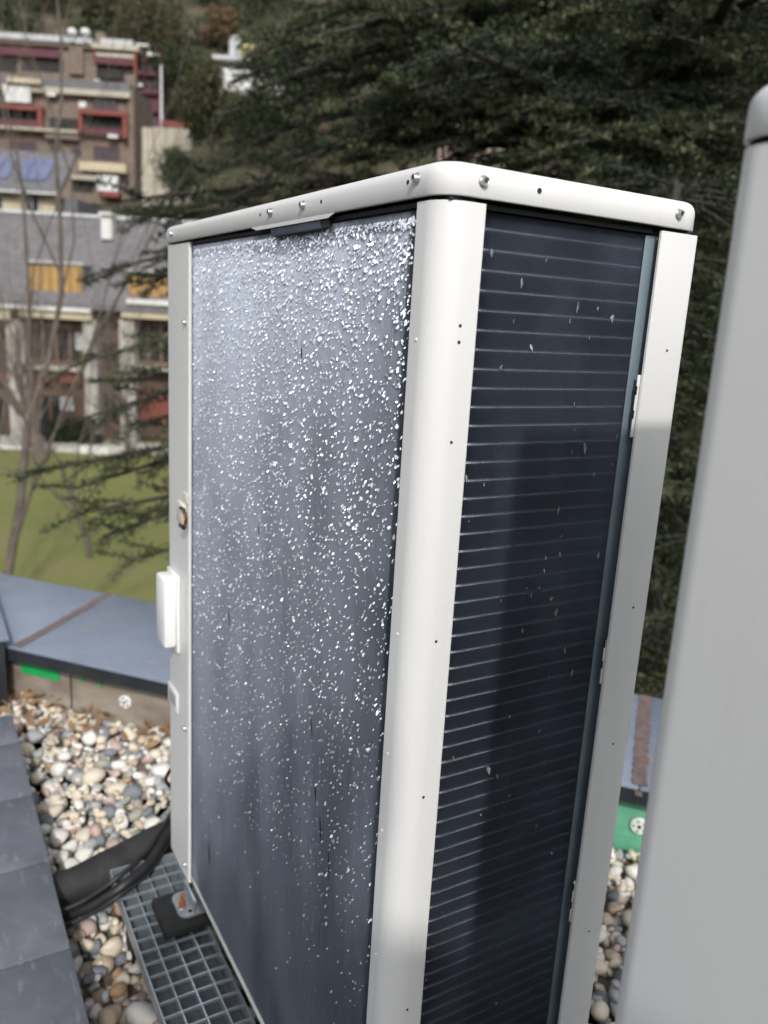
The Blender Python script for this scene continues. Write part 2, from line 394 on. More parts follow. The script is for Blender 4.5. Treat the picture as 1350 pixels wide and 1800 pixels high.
# dry leaves blown against the parapet
VV = []; FF = []; nb = 0
for k in range(150):
    s = R_.uniform(-1.9, -.6) if k < 115 else R_.uniform(-1.5, 1.5); n = 1.288 - abs(R_.gauss(0, .075))
    p = np.array(pc(s, n, .0)); p[2] = .010 + R_.uniform(0, .02)
    if p[0] < -.32: continue
    L = R_.uniform(.012, .026); w = L*R_.uniform(.32, .6); cu = R_.uniform(.1, .5)
    prof = [(-1, 0), (-.55, .75), (0, 1), (.55, .7), (1, 0), (.55, -.7), (0, -1), (-.55, -.75)]
    loc = np.array([[a*L, b*w, cu*(b*b)*w + .25*cu*a*a*L] for a, b in prof] + [[0, 0, 0]])
    Rm = np.array(Matrix.Rotation(R_.uniform(0, 6.28), 3, 'Z') @ Matrix.Rotation(R_.gauss(0, .5), 3, 'X') @ Matrix.Rotation(R_.gauss(0, .5), 3, 'Y'))
    VV.append(loc@Rm.T + p); FF.append(np.array([[i, (i+1) % 8, 8] for i in range(8)])+nb); nb += 9
lv = mesh_np('dry_leaves', np.concatenate(VV), np.concatenate(FF), M['leaf'], None, None, True, kind='stuff')
lv['label'] = 'scattered brown dry leaves on the gravel along the parapet'; lv['category'] = 'leaves'

# ================================================================== GRATING UNDER THE UNITS
gr = thing('steel_grating', 'galvanised steel grating strip beneath the heat pumps', 'grating', (-.05, 0, .07))
GX0, GX1, GY0, GY1, GT, GB = -.128, .018, -1.55, .985, .100, .068
for x in (GX0, GX1-.003): box('edge_bar', M['galv'], gr, x, x+.003, GY0, GY1, GB, GT+.0015)
for y in (GY0-.003, GY1): box('end_bar', M['galv'], gr, GX0, GX1, y, y+.003, GB, GT+.0015)
for k in range(1, 4):
    x = GX0 + (GX1-GX0)*k/4; box('bearing_bar', M['galv'], gr, x-.0011, x+.0011, GY0, GY1, GB+.012, GT)
y = GY1-.030; me0 = None
while y > GY0:
    if me0 is None:
        o0 = box('cross_bar', M['galv'], gr, GX0+.003, GX1-.003, -.0011, .0011, GT-.006, GT+.0006); me0 = o0.data; o0.location.y = y
    else:
        o = o0.copy(); COL.objects.link(o); o.parent = gr; o.location.y = y
    y -= .0345
box('protection_mat', var_mat('grey_fleece', c4(.10, .12, .135), c4(.15, .17, .185), 40, .9), gr, GX0+.004, GX1-.004, GY0, GY1, GB-.004, GB-.001)
for y in (.82, -.2, -1.4):
    box('support_foot', M['rubber'], gr, GX0+.01, GX1-.01, y, y+.06, -.03, GB-.005)

# ================================================================== HEAT PUMP
HW, HD, HT, HB = .966, .356, 1.5, .14
hp = thing('heat_pump', 'heat pump seen from its finned back, dented coil, centre of the photo', 'heat pump', (0, 0, HB), 'heat pumps standing in a row')
def rrect(x0, x1, y0, y1, r, z, n=7):
    pts = []
    for (cx, cy, a0) in ((x1-r, y1-r, 0), (x0+r, y1-r, 90), (x0+r, y0+r, 180), (x1-r, y0+r, 270)):
        for k in range(n):
            a = math.radians(a0+90*k/(n-1)); pts.append((cx+r*math.cos(a), cy+r*math.sin(a), z))
    return pts
def inset_rr(d, z): return rrect(-.003+d, HD+.003-d, -.003+d, HW+.003-d, max(.031-d, .004), z)
# lid
rings = [inset_rr(.004, HT-.0315), inset_rr(.001, HT-.0315), inset_rr(0, HT-.0305), inset_rr(0, HT-.013)]
for k in range(1, 7):
    a = math.radians(15*k); rings.append(inset_rr(.013*(1-math.cos(a)), HT-.013+.013*math.sin(a)))
rings += [inset_rr(.03, HT+.0005), inset_rr(.1, HT+.003)]
mb = MB(); mb.loft(rings, True, False)
n = len(rings[0]); base = len(mb.v)-n; mb.face(list(range(base, base+n)))
mb.loft([inset_rr(.004, HT-.0315), inset_rr(.004, HT-.012)], True, False)
q = [mb._p(p) for p in inset_rr(.004, HT-.0115)]; mb.face(q[::-1])
lid = mb.build('lid', M['paint'], hp, smooth=True, auto=50)
# lowered tab on the long side of the lid
mb = MB(); prof = [(.226, HT-.0325), (.240, HT-.0365), (.472, HT-.0365), (.490, HT-.0325), (.490, HT-.0316), (.226, HT-.0316)]
mb.loft([[(-.0030, y, z) for y, z in prof], [(-.0012, y, z) for y, z in prof]]); mb.build('lid_tab', M['paint'], lid)
def screw(c, nrm, parent):
    mb = MB(); mb.disc(c, nrm, [(.0058, -.001), (.0058, .0006), (.0052, .0013)], 16)
    s = mb.build('screw', M['screw'], parent, smooth=True)
    mb = MB(); mb.disc(c, nrm, [(.0044, .0012), (.0042, .0046), (.0036, .0054), (.0028, .0051), (.0016, .0044)], 12); mb.build('screw_head', M['screw'], parent, smooth=True, auto=35)
    w = Vector(nrm); a = w.cross(Vector((0, 0, 1))).normalized(); b = Vector((0, 0, 1))
    mb = MB()
    for (d, e) in ((a+b, b-a), (b-a, a+b)):
        d = d.normalized(); e = e.normalized(); cc = Vector(c)+w*.0053
        mb.face([mb._p(cc+d*.0025*sx+e*.0006*sy) for sx, sy in ((1, 1), (1, -1), (-1, -1), (-1, 1))]); cc = cc
        w = w*1.0
    mb.build('screw_cross', M['black'], parent)
def hole(c, nrm, r, parent):
    mb = MB(); mb.disc(c, nrm, [(r*1.0, -.001), (r, .0004)], 14); mb.build('hole', M['dark'], parent)
for y in (.044, .311, .418, .906): screw((-.003, y, HT-.0165 if y != .044 else HT-.0145), (-1, 0, 0), lid)
for y in (.061, .26, .458): hole((-.003, y, HT-.0165 if y > .1 else HT-.016), (-1, 0, 0), .0023, lid)
for x in (.042, .313): screw((x, -.003, HT-.0165), (0, -1, 0), lid)
hole((.111, -.003, HT-.0165), (0, -1, 0), .0028, lid)
# hanging hook plate below the tab
mb = MB(); mb.box(-.0008, .006, .266, .424, HT-.0465, HT-.036); mb.build('hook_plate', M['hook'], hp, bevel=.0012)
mb = MB(); mb.box(.0, .004, .244, .262, HT-.046, HT-.037); mb.build('hook_plate', M['dark'], hp)

# sheet metal posts: extruded open profile with thickness
def post(name, path, z0, z1, th=.0012, parent=hp, top_notch=None):
    """path: plan polyline (outer face). thickness inwards to the left of travel"""
    P = [Vector((x, y)) for x, y in path]; N = []
    for i in range(len(P)):
        d = (P[min(i+1, len(P)-1)] - P[max(i-1, 0)]).normalized(); N.append(Vector((-d.y, d.x)))
    mb = MB(); ring = [(p.x, p.y) for p in P] + [(p.x+n.x*th, p.y+n.y*th) for p, n in reversed(list(zip(P, N)))]
    zs = [z0, z1-.0012, z1]
    rr = []
    for z in zs: rr.append([(x, y, z) for x, y in ring])
    mb.loft(rr); return mb.build(name, M['paint'], parent, smooth=True, auto=35)
def arc(cx, cy, r, a0, a1, n=9): return [(cx+r*math.cos(math.radians(a0+(a1-a0)*k/(n-1))), cy+r*math.sin(math.radians(a0+(a1-a0)*k/(n-1)))) for k in range(n)]
PZ0, PZ1 = .150, HT-.0355
RC = .030
near = [(.0055, .0465)] + [(.0015, .0475), (0, .046)] + arc(RC, RC, RC, 180, 270, 14) + [(.0495, 0), (.051, .0012), (.0512, .014)]
cp = post('corner_post', near, PZ0, PZ1)
for x, z in ((.030, 1.349), (.030, 1.333), (.030, 1.233), (.030, 1.016), (.029, .827), (.029, .536)): hole((x, 0, z), (0, -1, 0), .0017, cp)
for y, z in ((.032, 1.333), (.032, 1.017), (.036, .87), (.038, .769), (.034, .60)):
    mb = MB(); mb.disc((0, y, z), (-1, 0, 0), [(.0019, -.0004), (.0017, .0006), (.0008, .001)], 10); mb.build('rivet', M['plastic'], cp, smooth=True)
mb = MB(); mb.box(.010, .040, .004, .040, PZ1+.0002, HT-.032); mb.build('post_shim', M['dark'], cp)
# far post: wraps round the far end with the plain end panel
FPY = .808
far = [(HD-.004, HW-.02), (HD, HW-.022)]
far = [(HD, .62), (HD, HW-.024)] + arc(HD-.024, HW-.024, .024, 0, 90, 8) + arc(.024, HW-.024, .024, 90, 180, 10) + [(0, FPY+.0015), (.0015, FPY), (.0052, FPY)]
fp = post('end_panel', far, PZ0, PZ1)
for z in (1.325, .506, .183): screw((0, .829, z), (-1, 0, 0), fp)
# right post and front
rp = post('side_post', [(.294, .0036), (.2942, .001), (.2952, 0)] + arc(HD-.006, .006, .006, 270, 360, 6) + [(HD, .06)], PZ0, PZ1)
for x, z in ((.327, 1.334), (.329, 1.015), (.326, .825), (.328, .534)): hole((x, 0, z), (0, -1, 0), .0015, rp)
for (z0, z1, dx) in ((1.232, 1.305, .0050), (.915, .975, .0032), (.56, .625, .0032)):
    mb = MB(); mb.box(.294-dx, .2938, .0035, .005, z0, z1); mb.build('clip_flange', M['paint'], rp, bevel=.001)
    for zz in (z0+.022, z0+.05): box('flange_slot', M['dark'], rp, .294-dx-.0004, .294-dx+.0008, .0032, .0054, zz, zz+.010)
mb = MB(); mb.box(HD-.002, HD, .062, .618, PZ0, PZ1); mb.build('front_panel', M['paint'], hp)
for zc in (.52, 1.13):          # fan grilles on the front side
    for k in range(6):
        r = .06+.04*k
        pts = [(HD+.008, .33+r*math.cos(2*math.pi*i/32), zc+r*math.sin(2*math.pi*i/32)) for i in range(33)]
        MB().tube(pts, .0025, 5).build('fan_guard_ring', M['paint'], hp, smooth=True)
    for k in range(8):
        a = math.pi*k/8; MB().tube([(HD+.006, .33+.26*math.cos(a), zc+.26*math.sin(a)), (HD+.006, .33-.26*math.cos(a), zc-.26*math.sin(a))], .002, 5).build('fan_guard_spoke', M['paint'], hp)
    mb = MB(); mb.disc((HD+.0006, .33, zc), (1, 0, 0), [(.265, 0), (.265, .001)], 40); mb.build('fan_opening', M['dark'], hp)
# base pan
box('base_pan', M['paint'], hp, .010, HD-.004, .010, HW-.004, HB, PZ0-.001, bevel=.003)
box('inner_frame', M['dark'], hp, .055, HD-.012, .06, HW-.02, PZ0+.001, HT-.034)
box('top_channel', M['dark'], hp, .006, .05, .052, FPY-.001, HT-.0385, HT-.034)
box('top_channel', M['dark'], hp, .054, .29, .010, .05, HT-.0385, HT-.034)

# ---- finned coil bent round the near corner
XC, YC, RB = .0105, .0150, .062
CZ0, CZ1 = .158, HT-.040
def coil_path(s):
    """s = 0 at the far end of the long run; returns point, outward normal, heading angle"""
    L1 = (HW-.02) - (YC+RB); L2 = RB*math.pi/2; L3 = .293 - (XC+RB)
    if s < L1: return (XC, HW-.02-s), (-1., 0.), (0., -1.)
    if s < L1+L2:
        a = (s-L1)/RB; return (XC+RB-RB*math.cos(a), YC+RB-RB*math.sin(a)), (-math.cos(a), -math.sin(a)), (math.sin(a), -math.cos(a))
    t = s-L1-L2; return (XC+RB+t, YC), (0., -1.), (1., 0.)
LT = (HW-.02)-(YC+RB) + RB*math.pi/2 + .293-(XC+RB)
PITCHF = .0018; NF = int(LT/PITCHF); NZ = 90; FD = .020
zz = np.linspace(CZ0, CZ1, NZ+1)
# hail strikes (s, z, radius, depth)
hail = []
L1 = (HW-.02)-(YC+RB)
r2 = random.Random(5)
for k in range(9600):
    s = r2.uniform(.13, L1+.012); z = CZ0 + (CZ1-.008-CZ0)*(r2.random()**.55 if k < 3600 else 1-.75*r2.random()**2.2)
    if z < .85 and r2.random() < .75*(.85-z)/.5+.05: continue
    hail.append((s, z, r2.uniform(.0006, .00175)*(1.0 if r2.random() < .95 else 1.5), 0))
for k in range(60):
    s = r2.uniform(L1+.075, LT-.01); z = CZ0 + (CZ1-.012-CZ0)*(r2.random()**.7); hail.append((s, z, r2.uniform(.0010, .0028)*(1 if r2.random() < .75 else 1.6), 1))
V = []; F = []; nb = 0
rs = np.random.default_rng(3)
wob = rs.normal(0, 1, (NF,))
for i in range(NF):
    s = (i+.5)*PITCHF; (px, py), (nx, ny), (hx, hy) = coil_path(s)
    lean = .00006*np.sin(zz*9+i*.11+2*np.sin(i*.021)) + .00004*np.sin(zz*31+i*.4) + rs.normal(0, .00004, NZ+1) + .00002*wob[i]
    if i % 97 == 5: lean = lean + .0003*np.exp(-((zz-rs.uniform(.4, 1.4))/.09)**2)
    proud = rs.normal(0, .00006) + .0002*np.sin(i*.07)*np.sin(zz*7)
    # outer millimetre of every fin combed over as by hail, bent to catch sun
    comb = (.00042 + .00003*np.sin(zz*5.3+i*.035) + .000015*np.sin(zz*17-i*.09) + rs.normal(0, .00003, NZ+1)) if s < L1+.02 else np.full(NZ+1, -.00016)
    ox = px + hx*(lean-comb) + nx*proud; oy = py + hy*(lean-comb) + ny*proud
    A = np.stack([ox, oy, zz], 1); Cm = np.stack([px + hx*lean*.6 - nx*.0011, py + hy*lean*.6 - ny*.0011, zz], 1); B = np.stack([np.full(NZ+1, px-nx*FD), np.full(NZ+1, py-ny*FD), zz], 1)
    V.append(A); V.append(Cm); V.append(B); a = np.arange(NZ)+nb
    F.append(np.stack([a, a+1, a+1+NZ+1, a+NZ+1], 1)); F.append(np.stack([a, a+1, a+1+NZ+1, a+NZ+1], 1)+NZ+1); nb += 3*(NZ+1)
mesh_np('coil_fins', np.concatenate(V), np.concatenate(F), M['fin'], hp, None, False, kind='stuff')
# tubes running through the fins, one mesh each
zt = CZ1 - .0165
while zt > CZ0+.01:
    pts = []
    NS = 46
    for k in range(NS+1):
        s = .004 + (LT-.008)*k/NS if False else None
    ss = [.004, L1-.0005] + [L1+RB*math.pi/2*k/9 for k in range(1, 9)] + [L1+RB*math.pi/2+.0005, LT-.002]
    for s in ss:
        (px, py), (nx, ny), _ = coil_path(s); pts.append((px-nx*.0047, py-ny*.0047, zt))
    MB().tube(pts, .0026, 6, False).build('coil_tube', M['tube'], hp, smooth=True)
    zt -= .01975
# flattened patches where hail folded the fins over
for want, mname, pname in ((0, 'dent', 'hail_dents'), (1, 'dent_dull', 'hail_dents_short_side')):
    V = []; F = []; nb = 0
    for (s, z, r, kind) in hail:
        if kind != want: continue
        (px, py), (nx, ny), (hx, hy) = coil_path(s)
        n_ = Vector((nx, ny, 0)); h_ = Vector((hx, hy, 0)); up_ = Vector((0, 0, 1)); c = Vector((px, py, z)); m = 8; ring = []
        if kind == 0:        # fin tips curled over into a small lip that faces along the run
            N = Vector((r2.gauss(.66, .10), r2.gauss(.66, .10), r2.gauss(.27, .11))); el = r2.uniform(1.0, 2.0); wd = r2.uniform(.5, .85); lift = .0007
        else:
            N = Vector((1, r2.gauss(0, .2), r2.gauss(.1, .25))); el = r2.uniform(1.1, 2.2); wd = r2.uniform(.55, .9); lift = .0004
        sk_ = r2.uniform(-.5, .5) if kind == 0 else 0
        for k in range(m):
            a = 2*math.pi*k/m; rr = r*r2.uniform(.6, 1.2)
            u_ = math.cos(a)*wd*rr; w_ = math.sin(a)*rr*el
            if w_ < 0: u_ *= .55
            u_ += sk_*w_*.35
            ring.append(c + h_*u_ + up_*w_ + n_*(lift - (N.y*u_ + N.z*w_)/N.x*.9 + r2.uniform(-.0002, .0002)))
        cen = c + n_*(lift + r2.uniform(-.35, .25)*r)
        V += [p[:] for p in ring] + [cen[:]]
        for k in range(m): F.append((nb+k, nb+(k+1) % m, nb+m))
        nb += m+1
    mesh_np(pname, np.array(V), np.array(F), M[mname], hp, None, True, kind='stuff')
# dark gouges where fins were pushed apart
for (gy, gz, gl, gw) in ((.215, .655, .020, .0022), (.235, .700, .012, .0014), (.60, .83, .016, .0020), (.255, .79, .014, .0010), (.70, .29, .022, .0022), (.09, .42, .013, .0012), (.33, 1.30, .010, .0014), (.185, .62, .024, .0010), (.47, 1.02, .009, .0010)):
    mb = MB(); pts = [(XC-.0010, gy+gw*a*r2.uniform(.6, 1.4)+.15*gl*b, gz+gl*b) for a, b in ((0, 1), (1, .45), (.8, -.3), (.2, -1), (-.5, -.5), (-.9, .3))]
    mb.loft([pts, [(x-.0004, y, z) for x, y, z in pts]]); mb.build('gouge', M['dark'], hp)
# coil end rail
mb = MB(); mb.box(.2825, .312, .0122, .0142, CZ0, HT-.0405); mb.build('end_plate', M['rail'], hp, bevel=.0008)
box('end_plate_back', M['dark'], hp, .2945, .34, .016, .05, CZ0, HT-.036)
# sensor clip on the far post
cl = box('sensor_clip', M['beige'], hp, -.010, -.0005, .818, .858, .945, .985, bevel=.002)
box('clip_tongue', M['beige'], cl, -.004, -.0005, .806, .836, .986, 1.006, bevel=.0015)
MB().tube([(-.012, .822, .978), (-.012, .800, .980), (-.010, .792, .962), (-.012, .800, .942), (-.013, .822, .944)], .0032, 8).build('clip_loop', M['black'], cl, smooth=True)
MB().tube([(-.012, .796, .972), (-.014, .786, .962), (-.012, .792, .95)], .0022, 6).build('clip_wire', M['rust'], cl, smooth=True)
sp = box('recessed_label', M['plastic'], hp, -.003, -.0004, .880, .952, .515, .560, bevel=.0008)
box('label_field', var_mat('label_grey', c4(.36, .36, .35), c4(.42, .42, .4), 30, .5), sp, -.0036, -.0031, .892, .940, .523, .550)

# mounting feet: rubber pad, bracket and bolt on the grating
for fy in (.775, .175):
    pad = MB(); pad.box(-.072, .060, fy-.052, fy+.058, GT+.001, GT+.019)
    rubp = pad.build('rubber_pad', M['rubber'], hp, bevel=.002)
    for k in range(9): box('pad_rib', M['rubber'], rubp, -.0745, -.0721, fy-.05+k*.012, fy-.044+k*.012, GT+.002, GT+.018)
    fb = MB(); prof = [(-.036, fy-.012), (-.030, fy-.018)] if False else None
    pts = arc(-.018, fy-.014, .018, 180, 270, 6) + [(.03, fy-.032), (.03, fy+.048)] + arc(-.018, fy+.030, .018, 90, 180, 6)
    fb.loft([[(x, y, GT+.0195) for x, y in pts], [(x, y, GT+.0235) for x, y in pts]])
    fb = fb.build('mounting_foot', M['galv'], hp)
    m_ = MB(); m_.box(-.006, -.002, fy-.03, fy+.046, GT+.0237, HB+.012); m_.build('foot_web', M['galv'], fb)
    m_ = MB(); m_.disc((-.022, fy+.006, GT+.0237), (0, 0, 1), [(.013, 0), (.013, .0016), (.006, .0018)], 18); m_.build('foot_washer', M['screw'], fb, smooth=True)
    m_ = MB(); m_.disc((-.022, fy+.006, GT+.0256), (0, 0, 1), [(.0075, 0), (.0075, .005), (.0045, .0052), (.0043, .026), (.003, .0265)], 10); m_.build('foot_bolt', M['rust'], fb, smooth=True, auto=30)
    m_ = MB(); m_.disc((-.012, fy-.018, GT+.0236), (0, 0, 1), [(.0045, 0), (.0045, .0004)], 12); m_.build('foot_hole', M['dark'], fb)

second = dup(hp, (.003, -1.2746, 0), 'plain grey end of a second heat pump cut off at the right edge', skip=('sensor_clip', 'recessed_label', 'hail_dents', 'hail_dents_short_side'))

# thermostat sensor box screwed to the far post
sb = thing('sensor_box', 'white plastic sensor box fixed to the far post of the heat pump', 'sensor', (-.016, .905, .655))
box('back_plate', M['plastic'], sb, -.006, -.0004, .866, .944, .658, .824, bevel=.002)
box('cover', M['plastic'], sb, -.031, -.0062, .872, .938, .670, .816, bevel=.005)

# ================================================================== PIPES AND CABLES
def smooth_path(pts, n=8):
    P = [Vector(p) for p in pts]; out = []
    for i in range(len(P)-1):
        a, b, c, d = P[max(i-1, 0)], P[i], P[i+1], P[min(i+2, len(P)-1)]
        for k in range(n):
            t = k/n; out.append(.5*((2*b)+(c-a)*t+(2*a-5*b+4*c-d)*t*t+(3*b-a-3*c+d)*t**3))
    out.append(P[-1]); return out
mb = MB(); pth = smooth_path([(-.60, 1.03, .028), (-.25, 1.04, .036), (-.06, 1.08, .05), (.08, 1.11, .06), (.2, 1.03, .085), (.22, .90, .11)], 10)
mb.tube(pth, [.044+.001*math.sin(i*.9) for i in range(len(pth))], 20)
tag(mb.build('insulated_pipe', M['foam'], smooth=True), 'thick black foam-insulated pipe crossing the gravel beside the grating', 'pipe')
for i, (pp, lab, r) in enumerate((
    ([(-.42, .945, .022), (-.30, .952, .03), (-.238, .955, .038), (-.175, .925, .072), (-.116, .905, .1155), (-.044, .955, .1205), (.03, 1.05, .13), (.06, 1.09, .16), (.10, 1.06, .2)], 'thick black cable lying along the near side of the insulated pipe', .0115),
    ([(-.30, .958, .05), (-.20, .938, .078), (-.125, .92, .128), (-.05, .975, .131), (.015, 1.05, .142), (.06, 1.07, .18), (.09, 1.03, .2)], 'thin black cable running over the top of the insulated pipe', .0055),
    ([(-.30, .93, .034), (-.20, .907, .062), (-.13, .885, .108), (-.05, .935, .109), (.02, 1.02, .122), (.045, 1.05, .2), (.012, 1.03, .27), (.03, 1.0, .33)], 'thin black cable looping up behind the far post', .004))):
    tag(MB().tube(smooth_path(pp, 8), r, 10).build('cable', M['black'], smooth=True), lab, 'cable', 'black cables by the pipe')

# ================================================================== PHOTOGRAPHER (casts the shadow over the grating)
def skin_body(name, verts, edges, root_i, mats, pick, parent=None, sub=2):
    me = bpy.data.meshes.new(name); me.from_pydata([v[0] for v in verts], edges, []); o = bpy.data.objects.new(name, me); COL.objects.link(o)
    md = o.modifiers.new('skin', 'SKIN'); md.use_smooth_shade = True; md.branch_smoothing = .4
    for i, v in enumerate(verts):
        r = v[1] if hasattr(v[1], '__len__') else (v[1], v[1]); me.skin_vertices[0].data[i].radius = r; me.skin_vertices[0].data[i].use_root = (i == root_i)
    ss = o.modifiers.new('sub', 'SUBSURF'); ss.levels = sub; ss.render_levels = sub
    dg = bpy.context.evaluated_depsgraph_get(); m2 = bpy.data.meshes.new_from_object(o.evaluated_get(dg)); o.modifiers.clear(); o.data = m2; bpy.data.meshes.remove(me)
    for m in mats: m2.materials.append(m)
    m2.polygons.foreach_set('material_index', [pick(p.center) for p in m2.polygons]); m2.polygons.foreach_set('use_smooth', [True]*len(m2.polygons)); return o
def photographer():
    bx_, by_ = -.55, -1.15; g = .106; yaw = math.radians(-27); cy, sy = math.cos(yaw), math.sin(yaw)
    def w(x, y, z): return (bx_ + x*cy - y*sy, by_ + x*sy + y*cy, g + z)
    phone = Vector(CAM); rgt = Vector(CR); upv = Vector(CU); fw = Vector(CF)
    hr = phone + rgt*.05 - fw*.045 - upv*.05; hl = phone - rgt*.05 - fw*.045 - upv*.05
    V = []; E_ = []
    def add(p, r, prev=None):
        V.append((tuple(p), r)); i = len(V)-1
        if prev is not None: E_.append((prev, i))
        return i
    pel = add(w(0, 0, .93), (.155, .125)); b1 = add(w(0, .0, 1.08), (.17, .125), pel); b2 = add(w(0, .005, 1.24), (.19, .135), b1); ch = add(w(0, 0, 1.38), (.175, .13), b2)
    nk = add(w(0, .01, 1.49), (.062, .062), ch); n2 = add(w(0, .02, 1.54), (.056, .058), nk); h1 = add(w(0, .035, 1.60), (.072, .088), n2); h2 = add(w(0, .03, 1.67), (.078, .096), h1); add(w(0, .02, 1.735), (.055, .07), h2)
    for sgn, hnd in ((1, hr), (-1, hl)):
        s = add(w(sgn*.195, 0, 1.41), .092, ch); e = w(sgn*.30, .10, 1.15); u = add(tuple(Vector(V[s][0]).lerp(Vector(e), .5)), .078, s); el = add(e, .066, u)
        fo = add(tuple(Vector(e).lerp(hnd, .5)), .056, el); wr = add(tuple(Vector(e).lerp(hnd, .86)), .030, fo); pl = add(tuple(hnd), (.030, .020), wr)
        out = rgt*sgn
        tips = [(.035, .020), (.045, .004), (.043, -.012), (.034, -.026)]
        for k, (ln, off) in enumerate(tips):
            k0 = hnd + upv*(off+.014) + out*.010 + fw*.012; k1 = k0 + fw*.020 + upv*.006 - out*.006; k2 = k1 - out*.020 + fw*.004
            a = add(tuple(k0), .0092, pl); c = add(tuple(k1), .0085, a); add(tuple(k2), .0072, c)
        t0 = hnd + upv*.024 - out*.012 - fw*.006; t1 = t0 + upv*.022 - out*.012; a = add(tuple(t0), .0105, pl); add(tuple(t1), .0085, a)
        hp_ = add(w(sgn*.095, 0, .86), .105, pel); kn = add(w(sgn*.11, .02, .49), .062, hp_); ca = add(w(sgn*.115, -.005, .33), .06, kn); an = add(w(sgn*.115, -.02, .085), .042, ca); to = add(w(sgn*.125, .07, .042), (.046, .036), an); add(w(sgn*.13, .16, .034), (.042, .026), to)
    jk = var_mat('navy_jacket', c4(.015, .02, .035), c4(.03, .036, .055), 30, .8); tr_ = var_mat('dark_trousers', c4(.03, .03, .032), c4(.05, .05, .052), 30, .85); skn = var_mat('skin', c4(.42, .25, .18), c4(.5, .31, .23), 20, .5); sh_ = var_mat('black_shoe', c4(.012, .012, .012), c4(.02, .02, .02), 30, .5)
    def pick(c):
        z = c.z - g
        if z > 1.47: return 2
        if min((c-hr).length, (c-hl).length) < .085: return 2
        if z < .1: return 3
        return 1 if z < .92 else 0
    o = skin_body('person', V, E_, 0, [jk, tr_, skn, sh_], pick)
    tag(o, 'photographer in navy jacket holding up a phone, out of frame behind the camera', 'person')
    hm = var_mat('dark_hair', c4(.018, .012, .008), c4(.035, .025, .018), 60, .6)
    bm = bmesh.new(); bmesh.ops.create_icosphere(bm, subdivisions=3, radius=1); c0 = Vector(w(0, .012, 1.69))
    for v in list(bm.verts):
        if v.co.z < -.55 or (v.co.y > .45 and v.co.z < .35): bm.verts.remove(v)
    for v in bm.verts:
        k = 1+.03*math.sin(v.co.x*19+v.co.z*13); p = Vector((v.co.x*.098*k, v.co.y*.118*k, v.co.z*.10*k)); v.co = Vector((p.x*cy-p.y*sy, p.x*sy+p.y*cy, p.z)) + c0
    me = bpy.data.meshes.new('hair'); bm.to_mesh(me); bm.free(); me.materials.append(hm); ho = bpy.data.objects.new('hair', me); COL.objects.link(ho); ho.parent = o
    def fpart(nm, x, y, z, r, mat):
        m = MB(); m.disc(w(x, y, z), (-sy, cy, 0), [(r*.5, 0), (r, .004), (r*.9, .009), (r*.3, .012)], 10); m.build(nm, mat, o, smooth=True)
    eye = var_mat('eye', c4(.6, .6, .6), c4(.7, .7, .7), 50, .3)
    for sgn in (-1, 1):
        fpart('eye', sgn*.031, .118, 1.645, .012, eye)
        m = MB(); m.disc(w(sgn*.08, .03, 1.64), (sgn*cy, sgn*sy, 0), [(.02, 0), (.026, .008), (.018, .014)], 10); m.build('ear', skn, o, smooth=True)
    m = MB(); m.tube([w(0, .118, 1.65), w(0, .140, 1.615), w(0, .128, 1.605)], [.008, .014, .01], 8); m.build('nose', skn, o, smooth=True)
    m = MB(); m.tube([w(-.024, .116, 1.575), w(0, .124, 1.576), w(.024, .116, 1.575)], [.004, .007, .004], 8); m.build('mouth', var_mat('lips', c4(.35, .13, .11), c4(.4, .16, .13), 30, .5), o, smooth=True)
    # phone: its lens is the camera
    mb = MB(); mb.xf = lambda p: phone + rgt*p[0] + upv*p[1] - fw*p[2]; mb.box(-.05, .026, -.125, .035, .012, .020); ph = mb.build('smartphone', M['black'], bevel=.003)
    tag(ph, 'black phone held up by the photographer, out of frame', 'phone')
photographer()

# ================================================================== GARDEN AND HILLSIDE
def fr(a, d, z): return tuple(CAM*np.array([1, 1, 0]) + RH*a + FH*d + np.array([0, 0, z]))   # right, forward, height
def grass_mat():
    t = NT('winter_lawn'); co = t.coord('Object'); f = t.noise(co, .35, 6, .6); g = t.noise(co, 6, 5, .7)
    col = t.ramp(f, [(.3, c4(.21, .18, .09)), (.45, c4(.18, .19, .06)), (.7, c4(.135, .175, .045))])
    col = t.mix(t.ramp(g, [(.35, c4(0, 0, 0)), (.75, c4(.7, .7, .7))]), col, c4(.18, .16, .08))
    t.set(col, .9, 0, .2); t.bump(g, .6, .08); return t.m
def hill_mat():
    t = NT('hillside_earth'); co = t.coord('Object'); f = t.noise(co, .12, 7, .65); g = t.noise(co, 1.2, 5, .7)
    col = t.ramp(f, [(.3, c4(.035, .045, .02)), (.5, c4(.075, .068, .045)), (.72, c4(.15, .125, .10))])
    col = t.mix(t.ramp(g, [(.4, c4(0, 0, 0)), (.7, c4(.6, .6, .6))]), col, c4(.05, .05, .03))
    t.set(col, .95, 0, .1); t.bump(g, .8, .5); return t.m
M['grass'] = grass_mat(); M['hill'] = hill_mat()
PROF = [(47, GZ), (58, -4.6), (68, -1), (80, 3.5), (100, 11), (112, 14.5), (126, 22), (150, 38), (220, 82), (330, 150), (480, 235)]
def hz(d): return float(np.interp(d, [p[0] for p in PROF], [p[1] for p in PROF]))
g_ = MB(); g_.face([g_._p(fr(*q)) for q in ((-700, -700, GZ-.4), (700, -700, GZ-.4), (700, 60, GZ-.4), (-700, 60, GZ-.4))]); g_ = g_.build('ground', M['hill']); g_['kind'] = 'structure'
mb = MB(); n_ = 18
A_ = np.linspace(-90, 120, 22); D_ = np.linspace(1.0, 47, 24); ids = [[mb._p(fr(a, d, GZ + .12*math.sin(a*.3+d*.21))) for a in A_] for d in D_]
